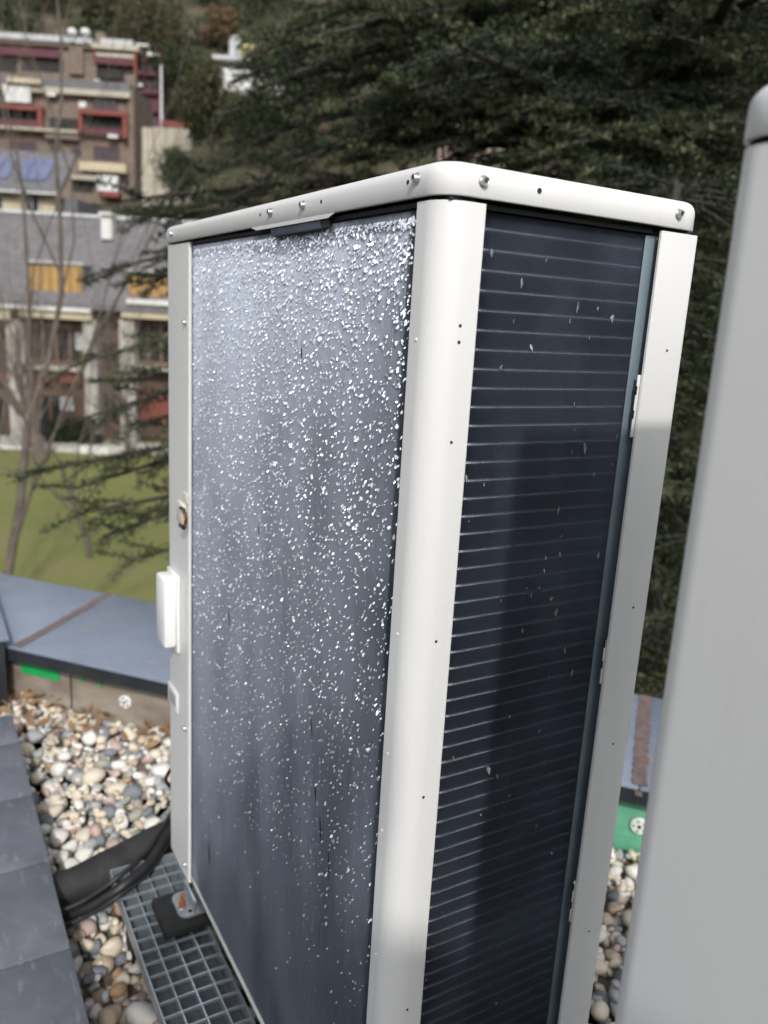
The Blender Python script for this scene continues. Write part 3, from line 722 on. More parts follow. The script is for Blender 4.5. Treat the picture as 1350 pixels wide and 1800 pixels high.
for i in range(len(D_)-1):
    for j in range(len(A_)-1): mb.face((ids[i][j], ids[i][j+1], ids[i+1][j+1], ids[i+1][j]))
o = mb.build('lawn', M['grass'], smooth=True); o['kind'] = 'structure'
mb = MB(); A_ = np.linspace(-330, 380, 60); D_ = np.concatenate([np.linspace(47, 160, 40), np.linspace(175, 480, 22)])
rh = random.Random(2)
ids = [[mb._p(fr(a, d, hz(d) - .2 + (0 if d < 60 else .9*math.sin(a*.17+d*.05)+.6*math.sin(a*.41+1)))) for a in A_] for d in D_]
for i in range(len(D_)-1):
    for j in range(len(A_)-1): mb.face((ids[i][j], ids[i][j+1], ids[i+1][j+1], ids[i+1][j]))
o = mb.build('hillside', M['hill'], smooth=True); o['kind'] = 'structure'

mb = MB(); ids = []  # unseen slope added behind the camera to darken the coil's reflections
for k in range(41):
    az = math.radians(75 + 215*k/40); ids.append([mb._p(fr(math.sin(az)*R0, math.cos(az)*R0, h*(1+.18*math.sin(k*.9)))) for R0, h in ((90, GZ-.3), (180, 4), (330, 40), (520, 95))])
for a_, b_ in zip(ids[:-1], ids[1:]):
    for j in range(3): mb.face((a_[j], b_[j], b_[j+1], a_[j+1]))
o = mb.build('added_valley_slope', M['hill'], smooth=True); o['kind'] = 'structure'
# ------------------------------------------------------------------ facade helpers: rectangles surveyed in the photograph, built at true distance
def rect(D, x0, y0, x1, y1):
    a0 = (hd(x0, (y0+y1)/2, D)-CAM)@RH; a1 = (hd(x1, (y0+y1)/2, D)-CAM)@RH
    z1 = hd((x0+x1)/2, y0, D)[2]; z0 = hd((x0+x1)/2, y1, D)[2]; return a0, a1, z0, z1
class Facade:
    def __init__(s, root, D): s.root = root; s.D = D; s.k = 0
    def add(s, name, mat, r, front=.0, thick=.3, parent=None):
        """front > 0: proud of the facade plane (towards the viewer)"""
        s.k += 1
        a0, a1, z0, z1 = rect(s.D, *r); mb = MB(); mb.xf = lambda p: fr(*p); e = .004*(s.k % 7)
        mb.box(a0, a1, s.D-front-e, s.D-front+thick, z0, z1); return mb.build(name, mat, parent or s.root)
    def recess(s, name, mat, r, frame=None, parent=None, pane=None, depth=.12):
        """a window: dark leaf with frame bars standing round it"""
        w = s.add(name, mat, r, .02, .04, parent)
        return w
    def window(s, r, fm, gm, mull=1, front=.03, parent=None):
        s.k += 1
        a0, a1, z0, z1 = rect(s.D, *r); mb = MB(); mb.xf = lambda p: fr(*p); e = .003*(s.k % 5); d = s.D-front-e; t = max(.05, .06*(a1-a0))
        mb.box(a0, a1, d-.06, d+.02, z1-t, z1); mb.box(a0, a1, d-.06, d+.02, z0, z0+t)
        mb.box(a0, a0+t, d-.06, d+.02, z0+t, z1-t); mb.box(a1-t, a1, d-.06, d+.02, z0+t, z1-t)
        for k in range(mull):
            c = a0+(a1-a0)*(k+1)/(mull+1); mb.box(c-t*.4, c+t*.4, d-.05, d+.02, z0+t, z1-t)
        w = mb.build('window', fm, s.root)
        mb = MB(); mb.xf = lambda p: fr(*p); mb.box(a0+t*.5, a1-t*.5, d+.021, d+.035, z0+t*.5, z1-t*.5); mb.build('pane', gm, w); return w
def bmat(n, a, b, sc=1.2, rough=.85): return var_mat(n, c4(*a), c4(*b), sc, rough)
B = dict(stone=bmat('brown_stone_wall', (.115, .085, .065), (.20, .155, .125), 1.6), maroon=bmat('maroon_panel', (.085, .028, .036), (.12, .042, .05)), red=bmat('red_timber', (.16, .042, .032), (.22, .065, .048)),
         glass=var_mat('dark_glass', c4(.012, .014, .017), c4(.03, .034, .04), .8, .12), shade=bmat('dark_opening', (.012, .011, .010), (.03, .027, .025)), white=bmat('white_render', (.52, .52, .50), (.62, .62, .60)),
         cream=bmat('cream_render', (.40, .34, .23), (.50, .44, .31)), beige=bmat('concrete_beige', (.33, .30, .235), (.43, .40, .325), .5), roofg=bmat('grey_slate_roof', (.095, .095, .105), (.15, .15, .16), 1.2),
         roofl=bmat('pale_roof_sheet', (.36, .37, .38), (.46, .47, .48)), solar=var_mat('solar_panel', c4(.10, .115, .20), c4(.16, .175, .28), .8, .25), wood=bmat('golden_timber', (.32, .19, .065), (.46, .29, .11), 3),
         wood2=bmat('brown_timber', (.24, .14, .05), (.34, .21, .085), 3),
         yellow=bmat('yellow_render', (.62, .54, .24), (.7, .62, .3)), pink=bmat('pinkish_plaster', (.34, .25, .21), (.42, .33, .28)), pole=bmat('pale_pole', (.5, .5, .5), (.6, .6, .6)), brownwall=bmat('brown_timber_wall', (.075, .048, .036), (.13, .085, .065)),
         stonel=bmat('pale_stone_pier', (.34, .32, .29), (.5, .48, .44), 3), frame=bmat('brown_window_frame', (.14, .08, .05), (.2, .12, .08)), slate2=bmat('slate_mansard', (.105, .100, .105), (.165, .155, .16), 2.5))

# ---- terraced apartment block, upper and lower parts
ap = thing('apartment_block', 'maroon terraced apartment block high on the hillside at upper left', 'building', fr(-50, 124, 20))
f = Facade(ap, 124)
f.add('wall', B['stone'], (-70, 82, 172, 330), 0, 9); f.add('wall', B['maroon'], (172.5, 84, 240, 330), -.4, 8.5); wing = f.add('side_wing', B['maroon'], (240.5, 86, 281, 345), -1.2, 8)
f.add('roof_slab', B['roofl'], (-70, 62, 164, 73), .8, 10); f.add('roof_edge', B['stone'], (-70, 73.5, 166, 80), .5, 9)
f.add('roof_slab', B['roofl'], (178, 70, 234, 81), .3, 8); f.add('cornice', B['beige'], (165, 82, 247, 91), 1.0, 9)
f.add('chimney', B['stone'], (163, 52, 180, 80), -1, 1.6); f.add('chimney', B['stone'], (90, 40, 104, 62), -2, 1.6)
for cx in (127, 150):
    c = hd(cx, 57, 123); mb = MB(); mb.disc(c-np.array([0, 0, .5]), (0, 0, 1), [(.2, -.6), (.25, 0), (.62, .15), (.72, .5), (.5, .9), (.1, 1.05)], 10); mb.build('roof_cowl', B['white'], ap, smooth=True)
f.add('parapet_panel', B['maroon'], (-40, 86, 106, 100), .7, .3); f.add('parapet_panel', B['maroon'], (168, 104, 240, 116), .7, .3); f.add('ledge', B['beige'], (172, 97, 239, 103.5), .75, .3)
for r in ((-30, 80.5, 30, 85.5), (40, 80.5, 120, 85.5), (172, 91.5, 238, 96.5), (-20, 104, 30, 126), (38, 104, 112, 126), (172, 117, 214, 139), (218, 118, 236, 139)): f.add('opening', B['shade'], r, .06, .05)
for r in ((124, 80, 148, 132), (165.5, 104, 171.5, 140)): f.add('pier', B['stone'], r, .5, .45)
for r in ((167.5, 92, 171.5, 103.5), (238.5, 92, 243, 142)): f.add('post', B['red'], r, .9, .3)
for k, y in enumerate((108, 140, 172, 204, 236, 268, 300)):
    f.D = 125.2; f.window((262, y, 276, y+19), B['maroon'], B['glass'], 1); f.add('balcony_panel', B['maroon'], (243, y+20, 280, y+27), .8, .7); f.add('opening', B['shade'], (244, y+3, 259, y+19), .05, .05)
for r in ((263, 97, 281, 103), (244, 82, 265, 86), (232, 150, 254, 156), (234, 168, 244, 180)): f.add('awning', B['white'], r, 1.3, 1.0)
pl = hd(284, 225, 122); tag(MB().tube([(pl[0], pl[1], pl[2]-4), (pl[0], pl[1], hd(284, 115, 122)[2])], [.22, .14], 8).build('lamp_pole', B['pole'], smooth=True), 'pale thin pole beside the right end of the apartment block', 'pole')

al = thing('apartment_block', 'brown stone apartment block with red balcony frames below the maroon one', 'building', fr(-50, 108, 14))
f = Facade(al, 108)
f.add('wall', B['stone'], (-90, 166, 228, 352), 0, 9); f.add('corner_pier', B['stone'], (228.5, 158, 238, 340), .5, 9)
f.add('roof', B['roofg'], (-90, 138, 231, 154), .6, 10); f.add('cornice', B['beige'], (-90, 155, 232, 165), .9, 10)
f.add('chimney', B['stone'], (213, 125, 232, 150), -1.5, 1.4)
for x in (60, 78, 95, 112, 128, 142, 155): f.add('roof_vent', B['white'], (x, 130+(x % 5), x+9, 138), -2.2, .8)
f.add('awning', B['white'], (14, 157, 60, 184), 1.2, .25); f.add('awning', B['cream'], (20, 143, 80, 152), 1.5, .6); f.add('satellite_dish', B['white'], (84, 162, 103, 172), .9, .2); f.add('satellite_dish', B['white'], (143, 182, 155, 192), .9, .2)
for r in ((125, 160.5+6, 138, 176), (163, 167, 207, 196), (88, 256, 105, 266), (127, 261, 143, 275), (165, 258, 210, 281), (20, 248, 65, 264)): f.window(r, B['maroon'], B['glass'], 2)
for r in ((-40, 196, 70, 211), (87, 208, 140, 236), (152, 208, 220, 228), (128, 306, 165, 338), (-20, 268, 60, 290)): f.add('opening', B['shade'], r, .05, .05)
for r in ((-40, 187, 80, 195), (143, 198, 228, 206)): f.add('beam', B['red'], r, 1.2, 1.1)
for r in ((72, 195.5, 80, 236), (143, 206.5, 150, 236), (220, 206.5, 228, 246), (-22, 195.5, -14, 236)): f.add('post', B['red'], r, 1.1, .5)
for r in ((-40, 212, 71, 226), (151, 229, 219, 239)): f.add('balcony_panel', B['maroon'], r, 1.0, .2)
f.add('balcony_slab', B['beige'], (-40, 227, 141, 232), 1.2, 1.1); f.add('balcony_panel', B['stone'], (84, 236, 142, 247), .9, .2)
f.add('awning', B['cream'], (147, 290, 228, 305), 1.6, .5); f.add('ledge', B['white'], (195, 240, 212, 246), 1.2, .3)
f.add('garage', B['white'], (178, 312, 213, 339), 1.4, 1.3); f.add('garage_door', B['red'], (185, 340, 215, 349), 1.5, 1.4); f.add('ledge', B['beige'], (128, 310, 176, 318), 1.0, .9)

rw = thing('retaining_wall', 'tall beige concrete retaining wall right of the apartment blocks', 'wall', fr(-26, 98, 12))
f = Facade(rw, 98); 
for (x0, x1) in ((250, 270), (270.6, 292), (292.6, 314), (314.6, 336)):
    for (y0, y1) in ((224, 266), (266.7, 308), (308.7, 362)): f.add('panel', B['beige'], (x0, y0, x1, y1), 0, .8)
f.add('coping', B['red'], (284, 213, 338, 223.4), .1, 1.2)

# ---- house with solar panels
sh = thing('house', 'grey-roofed house with blue solar panels at the left edge', 'house', fr(-36, 75, 3))
f = Facade(sh, 75)
f.add('wall', B['cream'], (-120, 337, 96, 392), 0, 7); f.add('gable_wall', B['roofg'], (96.5, 345, 128, 392), -1.0, 7)
def slope(name, mat, D, x0, x1, ytop, ybot, dtop, dbot, th, root):
    """a pitched roof plane from the eave (near) to the ridge (far)"""
    a0 = (hd(x0, ybot, D)-CAM)@RH; a1 = (hd(x1, ybot, D)-CAM)@RH; xm = (x0+x1)/2
    zb = hd(xm, ybot, D-dbot)[2]; zt = hd(xm, ytop, D+dtop)[2]
    mb = MB(); mb.xf = lambda p: fr(*p)
    mb.loft([[(a0, D-dbot, zb-th), (a1, D-dbot, zb-th), (a1, D-dbot, zb), (a0, D-dbot, zb)], [(a0, D+dtop, zt-th), (a1, D+dtop, zt-th), (a1, D+dtop, zt), (a0, D+dtop, zt)]])
    return mb.build(name, mat, root), (a0, a1, zb, zt, D-dbot, D+dtop)
ro, (a0, a1, zb, zt, d0, d1) = slope('roof', B['roofg'], 75, -120, 108, 262, 334, 4.0, .8, .25, sh)
def on_slope(mb, info, D, x0, x1, t0, t1, lift, th):
    a0, a1, zb, zt, d0, d1 = info
    b0 = (hd(x0, 300, D)-CAM)@RH; b1 = (hd(x1, 300, D)-CAM)@RH; ang = math.atan2(zt-zb, d1-d0); ny, nz = -math.sin(ang), math.cos(ang)
    def q(a, t, h): return (a, d0+(d1-d0)*t+ny*h, zb+(zt-zb)*t+nz*h)
    mb.xf = lambda p: fr(*p)
    mb.loft([[q(b0, t0, lift), q(b1, t0, lift), q(b1, t0, lift+th), q(b0, t0, lift+th)], [q(b0, t1, lift), q(b1, t1, lift), q(b1, t1, lift+th), q(b0, t1, lift+th)]]); return mb
for x0, x1 in ((-62, -34), (-32, -12), (-10, 8), (22, 40), (41, 58.5), (59.5, 77)):
    on_slope(MB(), (a0, a1, zb, zt, d0, d1), 75, x0, x1, .26, .78, .08, .06).build('solar_panel', B['solar'], ro)
f.add('gutter', B['white'], (-120, 335.2, 108, 338.5), 1.0, .14); f.window((44, 342, 70, 374), B['white'], B['glass'], 1); f.window((-20, 342, 6, 374), B['white'], B['glass'], 1)
f.add('wall_base', B['roofl'], (-120, 378, 90, 386), .3, .3); f.add('boundary_wall', B['white'], (0, 378, 75, 384), 1.2, .3)

# ---- slate mansard house behind the lawn
mh = thing('house', 'slate-roofed house with golden timber dormers behind the lawn', 'house', fr(-20, 46, GZ))
f = Facade(mh, 46)
f.add('wall', B['brownwall'], (-260, 545, 640, 800), -.9, 9)
ro, inf = slope('roof', B['slate2'], 46, -260, 640, 385, 536, 4.2, .5, .3, mh)
on_slope(MB(), inf, 46, -260, 640, .985, 1.02, .02, .12).build('ridge_cap', B['roofl'], ro)
for (x0, x1, y0, y1) in ((50, 143, 467, 521), (224, 318, 483, 531), (-130, -37, 462, 512), (400, 493, 492, 540)):
    dm = f.add('dormer', B['slate2'], (x0-3, y0-3, x1+3, y1+1), -.15, 3.2); nb_ = 11
    for k in range(nb_):
        xa = x0+(x1-x0)*k/nb_; f.add('board', B['wood'] if k % 2 else B['wood2'], (xa+.3, y0, xa+(x1-x0)/nb_-.3, y1), -.08+.02*(k % 3), .05, dm)
    f.add('dormer_flashing', B['roofl'], (x0-4, y0-8, x1+4, y0-3.5), .05, 3.0, dm)
ch = f.add('chimney', B['white'], (149, 368, 168, 412), -2.7, .9); f.add('chimney_cap', B['white'], (146, 362, 171, 367.6), -2.5, 1.2)
for x0, x1 in ((-260, 165), (228, 640)):
    f.add('gutter', B['white'], (x0, 531 if x0 < 0 else 537, x1, 538 if x0 < 0 else 546), .62, .14)
for x0, x1 in ((-60, 24), (40, 165), (217, 300), (330, 420)): f.add('eave_fascia', B['cream'], (x0, 541, x1, 560), .42, .2)
for x0, x1 in ((-60, -25), (16, 46), (150, 172), (212, 238), (330, 356), (430, 456)): f.add('stone_pier', B['stonel'], (x0, 562, x1, 790), .1, .9)
for r in ((52, 570, 148, 640), (240, 566, 328, 642), (358, 566, 428, 642), (-24, 570, 14, 640)):
    f.D = 46.8; f.window(r, B['frame'], B['glass'], 3); f.D = 46
for r in ((60, 690, 120, 770), (178, 600, 208, 640), (-20, 690, 12, 770), (178, 690, 208, 740)):
    f.D = 46.8; f.window(r, B['frame'], B['glass'], 1); f.D = 46
for r in ((100, 652, 140, 674), (240, 688, 328, 742), (60, 654, 82, 672), (-22, 655, 12, 674)): f.add('red_panel', B['red'], r, -.35, .1)
for r in ((48, 644, 149, 651), (239, 645, 329, 652)): f.add('balcony_slab', B['stonel'], r, .05, .9)
for r in ((125, 584, 141, 616), (98, 700, 122, 724)): f.add('curtain', B['roofl'], r, -.68, .03)
kb = thing('kerb_wall', 'low pale kerb wall along the far edge of the lawn', 'wall', fr(-18, 42, GZ)); f = Facade(kb, 42)
for k in range(14): f.add('kerb_stone', B['stonel'] if k % 3 else B['white'], (-160+k*50, 786, -160+k*50+49.5, 800), 0, .5)
o = MB(); o.xf = lambda p: fr(*p); o.box(-60, 40, 42.6, 45.6, GZ-.05, GZ+.14); o = o.build('path', B['stonel']); o['kind'] = 'structure'

# ---- white and yellow house, white house behind the cedar
wh = thing('house', 'white house with yellow gable and grey roof slab on the hillside', 'house', fr(-15, 115, 18)); f = Facade(wh, 115)
f.add('tower', B['roofl'], (402, 60, 419, 99), -.5, 4); f.add('wall', B['yellow'], (419.5, 76, 500, 101), -1, 5); f.add('wall', B['white'], (385, 124, 545, 172), 0, 7)
f.add('roof_slab', B['roofl'], (374, 100, 445, 108), .6, 7); f.add('opening', B['shade'], (425, 108.5, 496, 122), -.3, .2); f.add('pillar', B['white'], (495, 104, 508, 131), .4, .5); f.add('terrace_rail', B['white'], (408, 123, 545, 135), .7, .25)
f.add('ledge', B['white'], (384, 158, 432, 167), .6, .5); f.add('red_panel', B['maroon'], (383, 136, 392, 152), .3, .2); f.window((440, 141, 470, 156), B['white'], B['glass'], 2); f.window((490, 141, 520, 156), B['white'], B['glass'], 2); f.window((448, 82, 470, 96), B['white'], B['glass'], 1)
w2 = thing('house', 'white house with maroon shutters glimpsed through the cedar branches', 'house', fr(10, 90, 8)); f = Facade(w2, 90)
f.add('wall', B['white'], (790, 172, 985, 236), 0, 7); f.add('wall', B['pink'], (770, 240, 985, 300), .8, 8); f.add('roof', B['roofg'], (780, 150, 995, 171), .8, 9)
for x in (802, 850, 900, 945): f.window((x, 186, x+26, 206), B['maroon'], B['glass'], 1)
f.add('balcony_panel', B['maroon'], (800, 216, 880, 228), .6, .2); f.add('balcony_slab', B['white'], (790, 229, 985, 234), .9, .9)
w3 = thing('house', 'small pinkish house half hidden by the hillside trees', 'house', fr(-8, 100, 10)); f = Facade(w3, 100)
f.add('wall', B['pink'], (437, 216, 470, 243), 0, 5); f.add('roof', B['roofg'], (433, 206, 474, 215.5), .5, 6); f.window((446, 224, 458, 236), B['white'], B['glass'], 1)
# ================================================================== TREES
def leaf_mat(name, stops, rough=.6, trans=.25):
    t = NT(name); at_ = t.new('ShaderNodeAttribute'); at_.attribute_name = 'tint'
    col = t.ramp(at_.outputs['Fac'], stops); t.set(col, rough, 0, .3)
    if trans:
        tr = t.new('ShaderNodeBsdfTranslucent'); t.link(col, tr.inputs[0]); mx = t.new('ShaderNodeMixShader'); mx.inputs[0].default_value = trans
        t.link(t.b.outputs[0], mx.inputs[1]); t.link(tr.outputs[0], mx.inputs[2]); t.link(mx.outputs[0], t.out.inputs[0])
    return t.m
M['cedar'] = leaf_mat('cedar_needles', [(0, c4(.009, .017, .010)), (.45, c4(.024, .040, .019)), (.8, c4(.062, .078, .028)), (1, c4(.15, .165, .09))], .55, .15)
M['bark'] = var_mat('cedar_bark', c4(.022, .018, .014), c4(.055, .046, .036), 9, .9, bump=.8, bscale=25, bd=.02)
M['twig'] = var_mat('bare_twig_bark', c4(.075, .06, .05), c4(.15, .125, .105), 5, .9)
M['wood_far'] = leaf_mat('hillside_foliage', [(0, c4(.018, .028, .012)), (.35, c4(.034, .048, .018)), (.6, c4(.055, .062, .026)), (.8, c4(.085, .072, .04)), (1, c4(.15, .085, .045))], .8, .1)

def tufts(P, A, size, n=6, seed=0, spread=1.0):
    """rosettes of needle blades at points P growing along axes A; returns V, F"""
    r = np.random.default_rng(seed); m = len(P)
    d = r.normal(0, 1, (m, n, 3)); d /= np.linalg.norm(d, axis=2, keepdims=True)
    d = d*spread + A[:, None, :]*.75 + np.array([0, 0, .25]); d /= np.linalg.norm(d, axis=2, keepdims=True)
    w = np.cross(d, r.normal(0, 1, (m, n, 3))); w /= np.linalg.norm(w, axis=2, keepdims=True)
    L = size*r.uniform(.6, 1.25, (m, n, 1)); wid = L*r.uniform(.07, .13, (m, n, 1))
    b = P[:, None, :] + np.zeros((m, n, 3))
    V = np.stack([b-w*wid*.5, b+w*wid*.5, b+d*L*.6+w*wid, b+d*L, b+d*L*.6-w*wid], 2).reshape(-1, 3)
    k = np.arange(m*n)*5
    F = np.concatenate([np.stack([k, k+1, k+2], 1), np.stack([k, k+2, k+4], 1), np.stack([k+2, k+3, k+4], 1)])
    return V, F

def cedar():
    rr = random.Random(21); npr = np.random.default_rng(21)
    base = hd(1120, 300, 7.6); bx_, by_ = base[0], base[1]
    root = thing('cedar_tree', 'dark evergreen cedar tree spreading behind the heat pumps', 'tree', (bx_, by_, GZ))
    tr = MB(); zs = np.linspace(GZ, 9.5, 14)
    tr.tube([(bx_+.12*math.sin(z*.5), by_+.1*math.cos(z*.7), z) for z in zs], [.36*(1-(z-GZ)/17.5) for z in zs], 12)
    limbs = MB(); P = []; A = []; T = []
    def branch(p0, p1, r0, sag, dens=1.0):
        p0 = Vector(p0); p1 = Vector(p1); Lb = (p1-p0).length; N = max(6, int(Lb/.28)); pts = []
        dirv = (p1-p0).normalized(); side = dirv.cross(Vector((0, 0, 1))).normalized(); ph = rr.uniform(0, 6)
        for i in range(N+1):
            t = i/N; pts.append(p0.lerp(p1, t) + Vector((0, 0, sag*math.sin(t*math.pi))) + side*(.10*math.sin(t*5+ph)*t))
        limbs.tube(pts, [r0*(1-.86*i/N)+.004 for i in range(N+1)], 6, False)
        tone = rr.gauss(.03, .2)
        for i in range(2, N+1):
            t = i/N
            if t < .22: continue
            for sgn in (-1, 1):
                for rep in range(3 if dens > 1 else 2):
                    if rr.random() > .9*dens: continue
                    Ls = min(1.0, Lb*.34)*(1.08-t*.75)*rr.uniform(.6, 1.15)+.12
                    q0 = pts[i-1].lerp(pts[i], rr.random()); d = (dirv*rr.uniform(.45, .9) + side*sgn*rr.uniform(.6, 1) + Vector((0, 0, rr.uniform(-.34, .26)))).normalized()
                    q1 = q0 + d*Ls + Vector((0, 0, -.10*Ls)); limbs.tube([q0, q0.lerp(q1, .5)+Vector((0, 0, .03*Ls)), q1], [.010, .007, .003], 4, False)
                    s2 = d.cross(Vector((0, 0, 1))).normalized()
                    m = max(3, int(Ls/.075))
                    for k in range(m):
                        tt = (k+.6)/m; c = q0.lerp(q1, tt)
                        tl = (.05+.16*(1-tt)*min(1, Ls))*rr.uniform(.5, 1.2)
                        for s3 in (-1, 1):
                            e = (d*.7 + s2*s3*.8 + Vector((0, 0, rr.uniform(-.1, .25)))).normalized(); kk = max(2, int(tl/.034))
                            for h in range(kk):
                                pt = c + e*tl*(h+.5)/kk
                                P.append((pt.x+rr.gauss(0, .006), pt.y+rr.gauss(0, .006), pt.z+rr.gauss(0, .008))); A.append(e[:]); T.append(min(1, max(0, .34+tone+.22*tt+rr.gauss(0, .15)+(.18 if h == kk-1 else 0))))
    # surveyed branch tips of the sprays that reach out to the left over the lawn
    tips = [(425, 95, 7.6), (455, 120, 7.4), (405, 150, 7.6), (500, 135, 7.0), (540, 160, 7.2), (475, 75, 7.5), (380, 200, 7.4), (212, 352, 6.4), (238, 388, 6.6), (205, 470, 6.2), (232, 505, 6.5), (160, 632, 6.0), (205, 672, 6.3), (165, 728, 5.9), (225, 745, 6.2), (72, 832, 5.7), (128, 858, 6.0), (135, 905, 5.8), (180, 950, 5.9), (232, 990, 5.9),
            (330, 360, 6.8), (345, 300, 7.2), (420, 250, 7.4), (450, 150, 7.6), (500, 200, 7.2), (480, 300, 6.8), (560, 110, 7.0), (620, 240, 6.6), (520, 20, 7.6), (640, 40, 6.4), (600, 290, 6.9), (700, 160, 6.0), (680, 60, 6.6), (560, 60, 6.2), (590, 180, 6.2), (530, 250, 6.4), (740, 100, 5.8), (760, 220, 6.4), (650, 130, 7.0), (720, 270, 6.2)]
    for (x, y, D) in tips:
        p1 = hd(x, y, D); p0 = (bx_+rr.uniform(-.1, .1), by_+rr.uniform(-.1, .1), min(8.5, p1[2]+rr.uniform(-.1, .9)*.8+.25)); branch(p0, p1, .05, .22, .8)
    z = GZ+2.4
    while z < 9.2:
        n = 5 if z > -3 else 4
        a0 = rr.uniform(0, 6.28)
        for k in range(n):
            a = a0 + 2*math.pi*k/n + rr.uniform(-.35, .35); L = (4.4 if z < 3.5 else 4.4*(1-(z-3.5)/7.5)+.4)*rr.uniform(.72, 1.05)
            dx, dy = math.cos(a), math.sin(a)
            p1 = np.array([bx_+dx*L, by_+dy*L, z+rr.uniform(-.5, .35)])
            if p1@NC < 2.6:                      # keep clear of the roof edge
                for s_ in (.85, .7, .55, .42):
                    q = np.array([bx_+dx*L*s_, by_+dy*L*s_, p1[2]])
                    if q@NC > 2.6: p1 = q; break
                else: continue
            # keep the view over the lawn open: only surveyed sprays reach there
            d = p1-CAM; zc = d@CF
            if zc > .5:
                px, py = 675+FPX*(d@CR)/zc, 900-FPX*(d@CU)/zc
                if px < 700 and py > -500: continue
            branch((bx_, by_, z), p1, .06, .2, .8)
        z += .33
    # low hanging sprays seen between the two units
    for (x, y, D) in [(1160, 420, 4.6), (1230, 480, 4.2), (1180, 560, 4.3), (1260, 600, 4.0), (1210, 690, 4.1), (1170, 760, 4.4), (1150, 850, 4.3), (1225, 880, 4.0), (1190, 960, 4.2), (1140, 1010, 4.5), (1200, 1090, 4.2), (1150, 1150, 4.3), (1130, 1210, 4.6), (1180, 1230, 4.3), (1290, 380, 4.5), (1300, 220, 4.6), (1240, 320, 4.7), (1190, 640, 5.0), (1170, 900, 5.2), (1130, 1090, 5.4), (1150, 1260, 5.2), (960, 300, 5.0), (1040, 250, 4.8), (900, 200, 5.4), (1100, 180, 5.0), (1000, 90, 5.2), (850, 60, 5.5), (1200, 60, 5.0), (1290, 100, 5.2), (1130, 310, 5.4), (930, 130, 6.2), (800, 180, 6.4), (860, 290, 6.0), (1060, 20, 5.4)]:
        p1 = hd(x, y, D); branch((bx_+rr.uniform(-.2, .2), by_+rr.uniform(-.2, .2), p1[2]+rr.uniform(.1, .7)), p1, .04, .16, .95)
    tr.build('trunk', M['bark'], root, smooth=True); limbs.build('limbs', M['bark'], root, smooth=True)
    P_ = np.array(P); A_ = np.array(A); V, F = tufts(P_, A_, .040, 6, 4)
    mesh_np('crown', V, F, M['cedar'], root, None, False, np.repeat(np.array(T), 30))
    print('cedar tufts', len(P))
cedar()

def bare_tree(name, label, pos, height, r0, seed, levels=6, lean=(0, 0), spread=.55, tropism=.25, fork=.28, kids=3):
    rr = random.Random(seed); root = thing(name, label, 'tree', pos, 'bare trees on the lawn'); tk = MB(); tw = MB()
    def grow(p, d, L, r, lev):
        n = 4; pts = [p]; q = p; dd = d
        for i in range(n):
            dd = (dd + Vector((rr.gauss(0, .11), rr.gauss(0, .11), rr.gauss(0, .07)+tropism*.12))).normalized(); q = q + dd*L/n; pts.append(q)
        re = r*(.62 if lev else .7)
        (tk if lev <= 1 else tw).tube(pts, [r+(re-r)*i/n for i in range(n+1)], 9 if lev == 0 else (6 if lev < 3 else 3), False)
        if lev >= levels or r < .0022: return
        nk = kids if lev else kids+1
        for k in range(nk):
            t = 1.0 if k == 0 else rr.uniform(.35, .97); i = min(n-1, int(t*n)); pp = pts[i].lerp(pts[i+1], min(1, t*n-i)) if t < 1 else pts[-1]
            ax = Vector((rr.gauss(0, 1), rr.gauss(0, 1), rr.gauss(0, .5))).normalized(); s = spread*rr.uniform(.6, 1.35)*(.45 if k == 0 else 1)
            nd = (dd + ax*s + Vector((0, 0, tropism*.3))).normalized(); grow(pp, nd, L*rr.uniform(.58, .86), re*(rr.uniform(.75, .95) if k == 0 else rr.uniform(.45, .72)), lev+1)
    grow(Vector(pos), Vector((lean[0], lean[1], 1)).normalized(), height*fork, r0, 0)
    tk.build('trunk', M['twig'], root, smooth=True); tw.build('crown', M['twig'], root, smooth=True)
b = hd(2, 900, 13.5); bare_tree('bare_tree', 'tall bare deciduous tree with slender trunk at the left edge', (b[0], b[1], GZ), 15, .09, 4, 7, (.0, .0), .45, .45, .38, 3)
b = hd(-60, 900, 17); bare_tree('bare_tree', 'bare tree partly out of frame whose branches enter at upper left', (b[0], b[1], GZ), 15, .085, 9, 7, (.03, 0), .5, .4, .34, 3)
b = hd(72, 806, 39); bare_tree('bare_tree', 'short thick-trunked bare tree at the far lawn edge before the slate house', (b[0], b[1], GZ), 10.5, .34, 12, 6, (0, 0), .62, .25, .25, 4)
b = hd(225, 806, 41); bare_tree('bare_tree', 'slim bare tree before the slate house, nearest the heat pump', (b[0], b[1], GZ), 10, .18, 15, 6, (0, 0), .6, .25, .25, 4)
b = hd(150, 640, 24); bare_tree('bare_tree', 'bare tree with fine twigs in mid-lawn behind the cedar sprays', (b[0], b[1], GZ), 10, .085, 17, 7, (-.05, 0), .6, .3, .32, 4)

